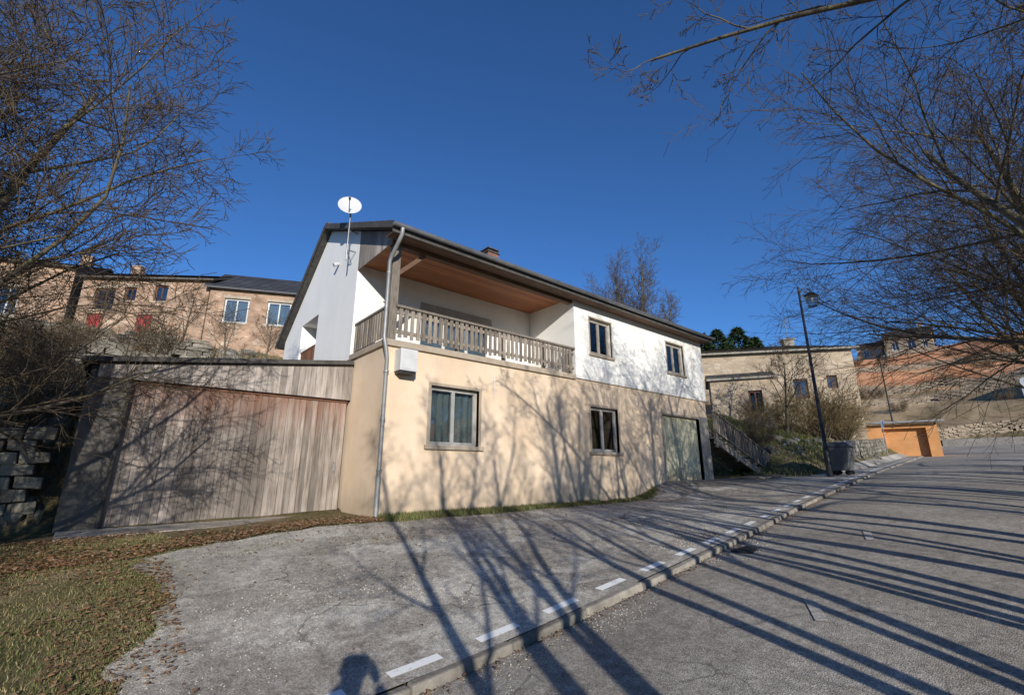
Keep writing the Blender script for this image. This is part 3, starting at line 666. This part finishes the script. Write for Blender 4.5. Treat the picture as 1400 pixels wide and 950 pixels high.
# ------------------------------------------------------------ street furniture
def lamp(x,y,h):
    e=empty('street_lamp'); z=H(x,y)-.05; mb=MB()
    mb.tube([(x,y,z),(x,y,z+.06),(x,y,z+.08),(x,y,z+.9),(x,y,z+1.0),(x,y,z+1.05),(x,y,z+h)],[.17,.17,.11,.10,.10,.07,.04],12,0,True)
    mb.tube([(x,y,z+h-.5),(x+.02,y-.02,z+h-.1),(x+.12,y-.1,z+h+.12),(x+.28,y-.24,z+h+.14),(x+.36,y-.3,z+h+.02)],[.025]*5,8)
    mb.tube([(x,y,z+h),(x,y,z+h+.18),(x,y,z+h+.24)],[.05,.03,.005],8)
    mb.tube([(x,y,z+h-.28),(x+.3,y-.25,z+h+.08)],[.015,.015],6)
    mb.make('pole',[M['metal_black']],e,smooth=True)
    c=V((x+.36,y-.3,z+h-.02)); mb=MB()
    def ring(w,zz): return [c+V((sx*w,sy*w,zz)) for sx,sy in((-1,-1),(1,-1),(1,1),(-1,1))]
    r0=ring(.05,.0);r1=ring(.23,-.16);r2=ring(.21,-.19);r3=ring(.13,-.62)
    mb.hexa(r1+r0); mb.hexa(r2+[p+V((0,0,.028)) for p in r2])
    for k in range(4): mb.tube([r2[k],r3[k]],[.012,.012],4); mb.tube([r3[k],r3[(k+1)%4]],[.014,.014],4)
    mb.make('lantern_frame',[M['metal_black']],e)
    g=MB(); a=ring(.115,-.61); b=ring(.19,-.2); g.hexa(a+b); g.make('lantern_glass',[M['glass']],e)
    g=MB(); g.tube([c+V((0,0,-.2)),c+V((0,0,-.3)),c+V((0,0,-.4)),c+V((0,0,-.45))],[.03,.06,.05,.01],8); g.make('bulb',[M['dishw']],e)
lamp(20.2,5.85,7.3); lamp(52,9.6,8.0)
be=empty('wheelie_bin'); bx,by=21.1,5.65; bz=H(bx,by)+.02; mb=MB()
def fr2(w,d,z): return [(bx+sx*w,by+sy*d,bz+z) for sx,sy in((-1,-1),(1,-1),(1,1),(-1,1))]
mb.hexa(fr2(.30,.26,.15)+fr2(.42,.36,1.0)); mb.hexa(fr2(.45,.39,1.0)+fr2(.45,.39,1.05)); mb.make('body',[M['bin']],be,bevel=.02)
mb=MB(); mb.hexa(fr2(.46,.40,1.055)+fr2(.38,.32,1.18)); mb.box(bx-.3,bx+.3,by-.46,by-.41,bz+1.0,bz+1.04); mb.make('lid',[M['bin']],be,bevel=.03)
mb=MB()
for sx in(-.25,.25):
    for sy in(-.2,.2): mb.tube([(bx+sx-.03,by+sy,bz+.08),(bx+sx+.03,by+sy,bz+.08)],[.09,.09],12,0,True)
mb.make('wheels',[M['tyre']],be)
se=empty('traffic_sign'); x,y=36.0,7.2; z=H(x,y); mb=MB(); mb.tube([(x,y,z-.1),(x,y,z+2.2)],[.03,.03],8); mb.make('pole',[M['steel']],se)
fs=frame((x-.1,y+.08),(.9,-.1)); mb=MB(); mb.ob(fs,0,.4,.05,.07,z+1.75,z+2.2,0); mb.ob(fs,.03,.37,.072,.078,z+1.78,z+2.17,1); mb.make('panel',[M['greyframe'],M['blue']],se)
def stonewall(mb,pts,h,th,dz=-.2,size=.35):
    for (a,b),(c,d) in zip(pts[:-1],pts[1:]):
        L=math.hypot(c-a,d-b); n=int(L/size); t=V((c-a,d-b,0)).normalized(); nn=V((-t.y,t.x,0))
        rows=int(h/.2)
        for r in range(rows):
            u0=(r%2)*size*.5
            for k in range(n):
                p=V((a,b,0))+t*(u0+k*size); z=H(p.x,p.y,False)+dz+r*.2; w=size*R.uniform(.85,1.02)/2; hh=.2*R.uniform(.85,1.0); q=th/2*R.uniform(.85,1.1)
                if r==rows-1 and R.random()<.3: continue
                c0=p+t*w
                j=lambda:V((R.uniform(-.02,.02),R.uniform(-.02,.02),R.uniform(-.02,.02)))
                mb.hexa([c0-t*w-nn*q+V((0,0,z))+j(),c0+t*w-nn*q+V((0,0,z))+j(),c0+t*w+nn*q+V((0,0,z))+j(),c0-t*w+nn*q+V((0,0,z))+j(),
                         c0-t*w-nn*q+V((0,0,z+hh))+j(),c0+t*w-nn*q+V((0,0,z+hh))+j(),c0+t*w+nn*q+V((0,0,z+hh))+j(),c0-t*w+nn*q+V((0,0,z+hh))+j()])
mb=MB(); stonewall(mb,[(26.0,YK(26)+1.7),(30,YK(30)+1.7),(35,YK(35)+1.7),(40,YK(40)+1.8)],1.1,.4)
mb.make('dry_stone_wall',[M['rock']],bevel=.02)
mb=MB(); stonewall(mb,[(58.5,9),(60,3),(61,-5),(61,-16)],1.3,.5,size=.6); mb.make('dry_stone_wall',[M['oldstone2']])
for xx,zz2 in ((70,1.2),(80,1.4),(91,1.4)):
    mb=MB(); stonewall(mb,[(xx,22),(xx+2,9),(xx+.5,-6)],zz2,.5,size=.8); mb.make('terrace_wall',[M['oldstone2']])
mb=MB(); stonewall(mb,[(-12,20.5),(-5,19.5),(1,20.3),(5,21)],1.2,.5,size=.45); mb.make('terrace_wall',[M['rock']])
mb=MB(); stonewall(mb,[(-14,29),(-5,28),(0,28.4),(3,28.0)],1.0,.5,size=.5); mb.make('terrace_wall',[M['rock']])
mb=MB(); stonewall(mb,[(-9,11.6),(-4,11.4),(-.9,11.35)],1.6,.5,size=.38); mb.make('retaining_wall',[M['rock']],bevel=.02)
def rocks(name,n,fx,fy,s0,s1,seed,m='rock'):
    r=random.Random(seed); mb=MB(); bm=bmesh.new(); bmesh.ops.create_icosphere(bm,subdivisions=2,radius=1); base=[v.co.copy() for v in bm.verts]; fc=[[v.index for v in f.verts] for f in bm.faces]; bm.free()
    for _ in range(n):
        x=fx(r); y=fy(r); s=r.uniform(s0,s1)*r.uniform(.6,1); z=H(x,y)+s*.1; b=len(mb.v); k=r.uniform(0,99); ro=Matrix.Rotation(r.uniform(0,6.3),3,'Z'); sx,sy,sz=r.uniform(.7,1.3),r.uniform(.6,1),r.uniform(.45,.8)
        for c in base:
            d=1+.35*noise.noise(c*1.3+V((k,k,k)))+.1*noise.noise(c*3.5+V((k,0,0))); p=V((c.x*sx,c.y*sy,c.z*sz))*d
            p=V((round(p.x*4)/4*.35+p.x*.65,round(p.y*4)/4*.35+p.y*.65,round(p.z*4)/4*.35+p.z*.65)); p=ro@p*s; mb.v.append((x+p.x,y+p.y,z+p.z))
        for f in fc: mb.f.append(tuple(b+i for i in f)); mb.m.append(0)
    return mb.make(name,[M[m]])
rocks('rocky_bank',260,lambda r:-.75-abs(r.gauss(0,3.2)),lambda r:r.uniform(11.0,15),.08,.34,3)
rocks('bank_rocks',50,lambda r:r.uniform(22.5,34),lambda r:r.uniform(6.9,9.6),.12,.4,5)
rocks('hillside_boulders',130,lambda r:r.uniform(-22,9),lambda r:r.uniform(17,36),.2,.8,8)
ve=empty('white_van'); vx,vy=68.5,1.9; vz=H(vx,vy)+.1
fv=frame((vx,vy),(.1,-1)); O,U,Nn=fv; P=lambda u,n,z:V((O.x+U.x*u+Nn.x*n,O.y+U.y*u+Nn.y*n,vz+z))
mb=MB(); prof=[(0,.3),(5,.3),(5.1,1.1),(4.6,1.3),(3.9,2.1),(.1,2.15),(0,1.9)]
A=[P(a,0,b) for a,b in prof]; B=[P(a,-1.9,b) for a,b in prof]; mb.face(A); mb.face(B[::-1])
for k in range(len(A)): k2=(k+1)%len(A); mb.face([A[k],B[k],B[k2],A[k2]])
mb.make('body',[M['carwhite']],ve)
mb=MB()
for a,b in((.3,1.5),(1.6,2.8),(2.9,4.1)): mb.ob(fv,a,b,.005,.015,vz+1.3,vz+1.9)
mb.make('side_windows',[M['darkroom']],ve)
mb=MB()
for a in(.9,4.1):
    for nq in(.02,-1.72): p=P(a,nq,.3); mb.tube([p,p+Nn*-.2],[.34,.34],14,0,True)
mb.make('wheels',[M['tyre']],ve)

# ------------------------------------------------------------ trees
def grow(mb,r,p,d,L,rad,lv,cfg,taper=.72):
    mx=cfg['levels']; ns=(8,6,5,4,2)[lv]; jit=cfg['jit'][lv]; up=cfg['up'][lv]
    pts=[p]; dirs=[d]
    for i in range(ns):
        d=(d+V((r.gauss(0,jit),r.gauss(0,jit),r.gauss(0,jit)+up))).normalized(); p=p+d*(L/ns); pts.append(p); dirs.append(d)
    rs=[max(cfg['rmin'],rad*(1-taper*i/ns)) for i in range(ns+1)]
    mb.tube(pts,rs,(8,5,3,3,3)[lv],0 if lv<2 else 1)
    if lv>=mx: return
    nc=cfg['n'][lv]; a0,a1=cfg['ang'][lv]; ph=r.uniform(0,6.28)
    for k in range(nc):
        t=cfg['t0'][lv]+(1-cfg['t0'][lv])*(k+r.uniform(.2,.9))/nc; f=t*ns; i=min(ns-1,int(f)); q=pts[i].lerp(pts[i+1],f-i); dd=dirs[i+1]
        ph+=2.4+r.uniform(-.5,.5); an=math.radians(r.uniform(a0,a1)); a=dd.orthogonal().normalized(); b=dd.cross(a)
        nd=(dd*math.cos(an)+(a*math.cos(ph)+b*math.sin(ph))*math.sin(an)).normalized()
        ll=L*cfg['len'][lv]*(1-.45*t)*r.uniform(.7,1.25)
        grow(mb,r,q,nd,ll,max(cfg['rmin'],rad*(1-taper*t)*.5),lv+1,cfg)
def treemesh(name,seed,cfg,stems,L,rad,lean,m2='twig'):
    r=random.Random(seed); mb=MB()
    for s in range(stems):
        a=s*6.28/stems+r.uniform(-.4,.4); ln=math.radians(lean*r.uniform(.5,1.2)) if stems>1 else math.radians(lean)
        grow(mb,r,V((math.cos(a)*.12*(stems>1),math.sin(a)*.12*(stems>1),-.3)),V((math.cos(a)*math.sin(ln),math.sin(a)*math.sin(ln),math.cos(ln))),L*r.uniform(.85,1.1),rad*r.uniform(.8,1.1),0,cfg)
    return mb.make(name,[M['bark'],M[m2]],smooth=True)
base=dict(levels=4,jit=(.05,.08,.10,.13,.12),up=(.03,.05,.05,.04,.03),rmin=.0034,n=(9,8,6,4),ang=((28,50),(30,55),(28,55),(25,50)),t0=(.3,.15,.12,.1),len=(.52,.55,.55,.6))
def place(o,x,y,s=1,rot=0,zoff=0):
    o.location=(x,y,H(x,y)+zoff); o.scale=(s,s,s); o.rotation_euler=(0,0,rot)
def inst(src,x,y,s=1,rot=0,name=None):
    o=bpy.data.objects.new(name or 'bare_tree',src.data); scene.collection.objects.link(o); place(o,x,y,s,rot); return o
cl=dict(base); cl.update(n=(8,7,6,3),t0=(.35,.15,.12,.1),len=(.34,.55,.55,.6),up=(.03,.07,.06,.03,.02),ang=((22,40),(28,50),(28,55),(25,50)))
tA=treemesh('roadside_tree',11,cl,5,6.6,.085,13); place(tA,.35,-2.7,1,0)
tB=treemesh('roadside_tree',12,cl,4,6.8,.09,12); place(tB,2.75,-2.8,1,.5)
bg=dict(base); bg.update(n=(10,9,8,4),len=(.72,.58,.58,.6),t0=(.28,.15,.1,.1),up=(.02,.03,-.01,-.03,-.03),jit=(.05,.08,.09,.10,.1),ang=((38,62),(28,50),(25,48),(22,45)))
tC=treemesh('roadside_tree',13,bg,3,7.0,.11,20); place(tC,8.6,-1.9,1,1.1)
tD=treemesh('roadside_tree',14,bg,3,6.6,.11,22); place(tD,11.6,-1.6,1.05,2.0)
inst(tB,6.3,-2.9,1.05,3.6,'roadside_tree'); inst(tC,15,-1.3,1.1,4.4,'roadside_tree'); inst(tD,19,-1.2,1.1,.6,'roadside_tree'); inst(tC,24,-1.2,1.1,5.6,'roadside_tree')
inst(tA,4.6,-2.9,1.0,1.9,'roadside_tree')
inst(tA,-8.5,-3.0,1.0,.6,'roadside_tree'); inst(tB,42,-6,1.2,2.6,'roadside_tree')
inst(tA,17,-2.6,1.0,3.3,'roadside_tree'); inst(tB,13.4,-2.8,1.0,1.3,'roadside_tree')
r=random.Random(5); mb=MB(); c2=dict(base); c2.update(n=(8,6,5,3),jit=(.05,.15,.16,.16,.16),up=(-.045,.01,.02,.02,.02),len=(.26,.5,.55,.6),t0=(.45,.15,.1,.1))
grow(mb,r,V((6.25,-2.9,3.1)),V((-.2,.86,.50)).normalized(),5.9,.05,0,c2)
mb.make('overhanging_tree_limb',[M['bark'],M['twig']],smooth=True)
lt=dict(base); lt.update(n=(14,11,9,5),len=(.58,.55,.55,.6),t0=(.15,.12,.12,.1),jit=(.07,.11,.12,.14,.14),up=(.02,.025,.02,.01,.0),ang=((35,62),(30,55),(28,55),(25,50)),rmin=.0038)
tL=treemesh('bare_garden_tree',21,lt,2,6.8,.10,14); place(tL,-2.6,7.4,1.05,.3)
inst(tL,-3.9,10.0,.95,2.4,'bare_garden_tree'); inst(tL,-3.9,5.2,.9,4.1,'bare_garden_tree')
tall=dict(base); tall.update(n=(14,7,5,4),ang=((18,34),(25,45),(30,55),(30,60)),len=(.38,.5,.55,.6),t0=(.25,.15,.1,.1),up=(.02,.09,.05,.04,.03),rmin=.009)
tT=treemesh('tall_bare_tree',31,tall,3,14,.2,13); place(tT,31.5,22,.86,0)
inst(tT,36.5,22.5,.74,2,'tall_bare_tree'); inst(tT,34,24,.82,4,'tall_bare_tree')
sml=dict(base); sml.update(n=(8,7,6,4),rmin=.006,len=(.6,.6,.55,.6))
tS=treemesh('small_bare_tree',41,sml,1,4.3,.11,3); place(tS,28.2,9.9,1.15,0)
for x,y,s,q in ((1.8,30,.8,1),(-1.5,26,.7,2),(5.5,27,.7,3),(-5,24,.8,4),(3.2,24,.6,5),(-9,29,.9,.5),(-3,18,.7,2.2),(.6,20,.6,3.2)):
    inst(tS,x,y,s,q,'small_bare_tree')
shr=dict(levels=3,jit=(.1,.14,.16,.18),up=(.03,.03,.02,.02),rmin=.006,n=(7,6,4),ang=((20,40),(25,50),(30,60)),t0=(.15,.1,.1),len=(.6,.6,.6))
tG=treemesh('ochre_shrub',51,shr,14,2.6,.03,32,'gold'); place(tG,32.5,9.6,1.25,0)
for x,y,s,q in ((34.5,9.0,1.1,1),(30.5,10.5,.8,2),(36,9.4,.9,3),(26,10.5,.6,1.4)): inst(tG,x,y,s,q,'ochre_shrub')
tH=treemesh('thorn_shrub',52,shr,12,1.9,.025,38,'brown'); place(tH,-1.8,12.3,.8,0)
rr=random.Random(9)
for k in range(26):
    inst(tH,rr.uniform(-16,7.5),rr.uniform(15.5,30),rr.uniform(.5,.95),rr.uniform(0,6),'thorn_shrub')
for x,y,s in((-3.8,12.4,.7),(-1.2,13.6,.6),(-5.2,12.5,.6)): inst(tH,x,y,s,x*3,'thorn_shrub')
for k in range(9): inst(tH,rr.uniform(23,42),rr.uniform(9,15),rr.uniform(.5,.9),rr.uniform(0,6),'thorn_shrub')
for k in range(30):
    x=rr.uniform(64,104); inst(tH,x,rr.uniform(-8,24),rr.uniform(.5,1.0),rr.uniform(0,6),'thorn_shrub')
for x,y in((22,-.6),(27,.2),(33,.1)): inst(tH,x,y,.7,x,'thorn_shrub')
def pine(x,y,h,seed):
    r=random.Random(seed); mb=MB(); z=H(x,y)
    mb.tube([(x,y,z-.3),(x,y,z+h*.5),(x,y,z+h)],[.25,.15,.03],7,0)
    for k in range(3800):
        t=r.random()**.8; zz=z+h*(.25+.75*t); w=(1-t)**.75*h*.34+.15; a=r.uniform(0,6.28); q=w*(r.uniform(.2,1)**.5)*(1+.3*math.sin(a*3+t*17))
        p=V((x+math.cos(a)*q,y+math.sin(a)*q,zz-q*.15)); d=V((math.cos(a)+r.gauss(0,.4),math.sin(a)+r.gauss(0,.4),r.gauss(.1,.4))).normalized(); s=d.cross(V((r.gauss(0,1),r.gauss(0,1),r.gauss(0,1)))).normalized()*.10; L=r.uniform(.3,.6)
        mb.face([p-s,p+s,p+d*L],1)
    mb.make('pine_tree',[M['bark'],M['pine']])
pine(57,26.5,10.2,1); pine(60,25.2,11.0,2); pine(55,27.6,9.4,3); pine(61,23.6,9.8,4)

# ------------------------------------------------------------ grass, leaves
def blades(name,n,fn,h0,h1,w,m,seed,lean=.5,keep=None):
    r=random.Random(seed); mb=MB(); c=0
    while c<n:
        x,y=fn(r)
        if keep and not keep(x,y,r): c+=.2; continue
        c+=1; z=H(x,y)-.01; a=r.uniform(0,6.28); h=r.uniform(h0,h1); l=r.uniform(0,lean)*h; b=r.uniform(0,6.28); ww=w*r.uniform(.6,1.2)
        mb.face([(x-math.cos(a)*ww,y-math.sin(a)*ww,z),(x+math.cos(a)*ww,y+math.sin(a)*ww,z),(x+math.cos(b)*l,y+math.sin(b)*l,z+h)])
    return mb.make(name,[M[m]])
def inpark(x,y): return x>xleft(y)+.05 and YK(x)<y<ytop(x)
blades('grass',42000,lambda r:(.85-abs(r.gauss(0,1.9)),r.uniform(3.7,9.6)),.015,.055,.005,'grass',1,lean=.9,keep=lambda x,y,r:(not inpark(x,y) or r.random()<.05) and nz(x,y,.9,2)>-.1+r.uniform(-.25,.25))
blades('dry_grass',24000,lambda r:(.8-abs(r.gauss(0,2.2)),r.uniform(3.7,9.7)),.01,.05,.005,'straw',2,lean=1.2,keep=lambda x,y,r:not inpark(x,y))
blades('grass_verge',20000,lambda r:(r.uniform(4.1,13.6),9.0-abs(r.gauss(0,.4))-.02),.02,.13,.008,'grass',3,keep=lambda x,y,r:nz(x,y,1.2,8)>-.2+r.uniform(-.2,.2) and y>ytop(x)-.12+r.uniform(-.1,.1))
blades('moss_tufts',9000,lambda r:(r.uniform(.2,3.6),ytop(2)+r.uniform(-1.3,.6)),.01,.04,.006,'grass',13,keep=lambda x,y,r:nz(x,y,1.6,4)>.1+r.uniform(-.1,.1) and y>5)
blades('bank_grass',20000,lambda r:(r.uniform(20.5,42),r.uniform(6.6,13)),.06,.24,.018,'grass',4,keep=lambda x,y,r:y>YK(x)+1.5)
blades('hillside_dry_grass',26000,lambda r:(r.uniform(-20,10),11+abs(r.gauss(0,11))),.12,.45,.025,'straw',5,keep=lambda x,y,r:not(-.6<x<18 and y<18.5))
blades('roadside_dry_grass',7000,lambda r:(r.uniform(-5,40),r.uniform(-4,1.5)),.04,.2,.012,'straw',6,keep=lambda x,y,r:y<YR(x)-.2)
def leaves(name,n,fn,seed,s0=.02,s1=.05,thr=None):
    r=random.Random(seed); mb=MB(); k=0
    while k<n:
        x,y=fn(r); k+=1
        if thr is not None and nz(x,y,.7,12)+.5*nz(x,y,2.5,3)+r.uniform(-.3,.3)<thr: continue
        if YR(x)-.05<y<YK(x): z=H(x,y)+.012
        else: z=H(x,y)+.02
        s=r.uniform(s0,s1); a=r.uniform(0,6.28); u=V((math.cos(a),math.sin(a),r.uniform(-.35,.35)))*s; v=V((-math.sin(a),math.cos(a),r.uniform(-.35,.35)))*s*.6; c=V((x,y,z+.4*s))
        b=len(mb.v); mb.v+=[tuple(c-u),tuple(c+v+V((0,0,s*.25))),tuple(c+u),tuple(c-v+V((0,0,s*.3)))]; mb.f.append((b,b+1,b+2,b+3)); mb.m.append(0)
    mb.make(name,[M['leaf']])
leaves('fallen_leaves',15000,lambda r:(.75-abs(r.gauss(0,2.4)),r.uniform(3.6,9.8)),1,.012,.03,.0)
def band(r):
    x=r.uniform(-1.5,4.0); return (x,ytop(max(x,.3))+.05+abs(r.gauss(0,.4)))
leaves('leaf_litter',4200,band,2,.015,.035)
leaves('scattered_leaves',1100,lambda r:(r.uniform(0,14),min(8.9,8.6-abs(r.gauss(0,1.5)))),3,.012,.028)
leaves('verge_leaves',2600,lambda r:(r.uniform(4,13.5),8.95-abs(r.gauss(0,.3))),4,.012,.032)
leaves('gutter_leaves',900,lambda r:(lambda q:(q,YK(q)-abs(r.gauss(0,.09))-.01))(r.uniform(1,16)),5,.01,.024)

# ------------------------------------------------------------ photographer (behind the camera)
hd=V((.6455,.7638,0)); rt=V((.7638,-.6455,0)); upv=V((0,0,1)); c0=hd*-.29
gz=H(c0.x,c0.y)
def W_(r_,f_,z_): return c0+rt*r_+hd*f_+upv*z_
pe=empty('photographer')
def skinned(name,vs,es,rad,m,root=0):
    me=bpy.data.meshes.new(name); me.from_pydata([tuple(v) for v in vs],es,[]); o=bpy.data.objects.new(name,me); scene.collection.objects.link(o); o.parent=pe
    sk=o.modifiers.new('skin','SKIN'); 
    for i,q in enumerate(rad): me.skin_vertices[0].data[i].radius=q if isinstance(q,tuple) else (q,q); me.skin_vertices[0].data[i].use_root=(i==root)
    ss=o.modifiers.new('sub','SUBSURF'); ss.levels=2; ss.render_levels=2; me.materials.append(m); 
    return o
hz=gz
skinned('jacket',[W_(0,0,hz+.95),W_(0,0,hz+1.15),W_(0,.0,hz+1.38),W_(0,.02,hz+1.54),W_(.2,.0,hz+1.48),W_(.33,.08,hz+1.27),W_(.13,.24,hz+1.55),W_(-.2,0,hz+1.48),W_(-.33,.08,hz+1.27),W_(-.13,.24,hz+1.55)],
 [(0,1),(1,2),(2,3),(2,4),(4,5),(5,6),(2,7),(7,8),(8,9)],[(.19,.15),(.18,.14),(.2,.14),.08,.085,.07,.045,.085,.07,.045],M['cloth'])
skinned('trousers',[W_(0,0,hz+.93),W_(.1,0,hz+.85),W_(.12,.02,hz+.48),W_(.13,0,hz+.1),W_(-.1,0,hz+.85),W_(-.12,.02,hz+.48),W_(-.13,0,hz+.1)],[(0,1),(1,2),(2,3),(0,4),(4,5),(5,6)],[.13,.1,.07,.05,.1,.07,.05],M['jeans'])
for s in(1,-1): skinned('shoe',[W_(.13*s,-.05,hz+.05),W_(.13*s,.08,hz+.045),W_(.14*s,.18,hz+.035)],[(0,1),(1,2)],[.05,.05,.035],M['metal_black'])
skinned('head',[W_(0,.02,hz+1.53),W_(0,.03,hz+1.63),W_(0,.03,hz+1.73),W_(0,.02,hz+1.79)],[(0,1),(1,2),(2,3)],[.06,.085,.1,.08],M['skin'])
skinned('hair',[W_(0,-.02,hz+1.69),W_(0,-.01,hz+1.79),W_(0,.0,hz+1.84)],[(0,1),(1,2)],[.1,.11,.08],M['hair'])
mb=MB(); mb.tube([W_(0,.12,hz+1.71),W_(0,.15,hz+1.68),W_(0,.125,hz+1.67)],[.01,.018,.008],6)
for s in(1,-1):
    mb.tube([W_(.092*s,.02,hz+1.67),W_(.11*s,.0,hz+1.71),W_(.095*s,.01,hz+1.74)],[.01,.014,.01],6)
    h0=W_(.13*s,.22,hz+1.57); h1=W_(.10*s,.2,hz+1.68)
    mb.tube([h0,h0.lerp(h1,.5),h1],[.028,.04,.032],8)
    for k in range(4):
        b=W_(.10*s,.2+.0,hz+1.64+.022*k); mb.tube([b,b+hd*.035,b+hd*.05-rt*s*.03,b+hd*.045-rt*s*.055],[.0095,.009,.0085,.007],6)
    b=h0.lerp(h1,.6); mb.tube([b,b-hd*.03+upv*-.02,b-hd*.03-rt*s*.04],[.011,.010,.008],6)
mb.make('hands_and_face_details',[M['skin']],pe,smooth=True)
mb=MB(); mb.hexa([W_(-.07,.14,-.055),W_(.07,.14,-.055),W_(.07,.20,-.055),W_(-.07,.20,-.055),W_(-.07,.14,.05),W_(.07,.14,.05),W_(.07,.20,.05),W_(-.07,.20,.05)]); mb.tube([W_(0,.2,0),W_(0,.265,0)],[.038,.042],16,0,True); mb.make('held_camera',[M['metal_black']],pe)

# ------------------------------------------------------------ light, sky, camera
az=math.radians(65.5); el=math.radians(18.2)
d=V((math.cos(el)*math.cos(az),math.cos(el)*math.sin(az),-math.sin(el)))
sl=bpy.data.lights.new('sun','SUN'); sl.energy=5.0; sl.angle=math.radians(.5); sl.color=(1.0,.955,.875)
so=bpy.data.objects.new('sun',sl); scene.collection.objects.link(so); so.rotation_euler=d.to_track_quat('-Z','Y').to_euler()
w=bpy.data.worlds.new('World'); scene.world=w; w.use_nodes=True; t=w.node_tree
sky=t.nodes.new('ShaderNodeTexSky'); sky.sky_type='NISHITA'; sky.sun_disc=False; sky.sun_elevation=el; sky.sun_rotation=math.radians(204.5); sky.altitude=1200; sky.air_density=1.0; sky.dust_density=.1; sky.ozone_density=4.0
bgn=t.nodes['Background']; cc=mixc(t,1.0,sky.outputs[0],(.60,.96,1.33),'MULTIPLY'); t.links.new(cc,bgn.inputs[0]); bgn.inputs[1].default_value=.108
cam=bpy.data.cameras.new('camera'); co=bpy.data.objects.new('camera',cam); scene.collection.objects.link(co); scene.camera=co
cam.lens=16.2; cam.sensor_width=36; cam.clip_end=3000; cam.clip_start=.05
p=math.radians(15); co.location=(0,0,0); co.rotation_euler=V((math.cos(p)*.6455,math.cos(p)*.7638,math.sin(p))).to_track_quat('-Z','Y').to_euler()
scene.view_settings.view_transform='Standard'; scene.view_settings.look='None'; scene.view_settings.exposure=0
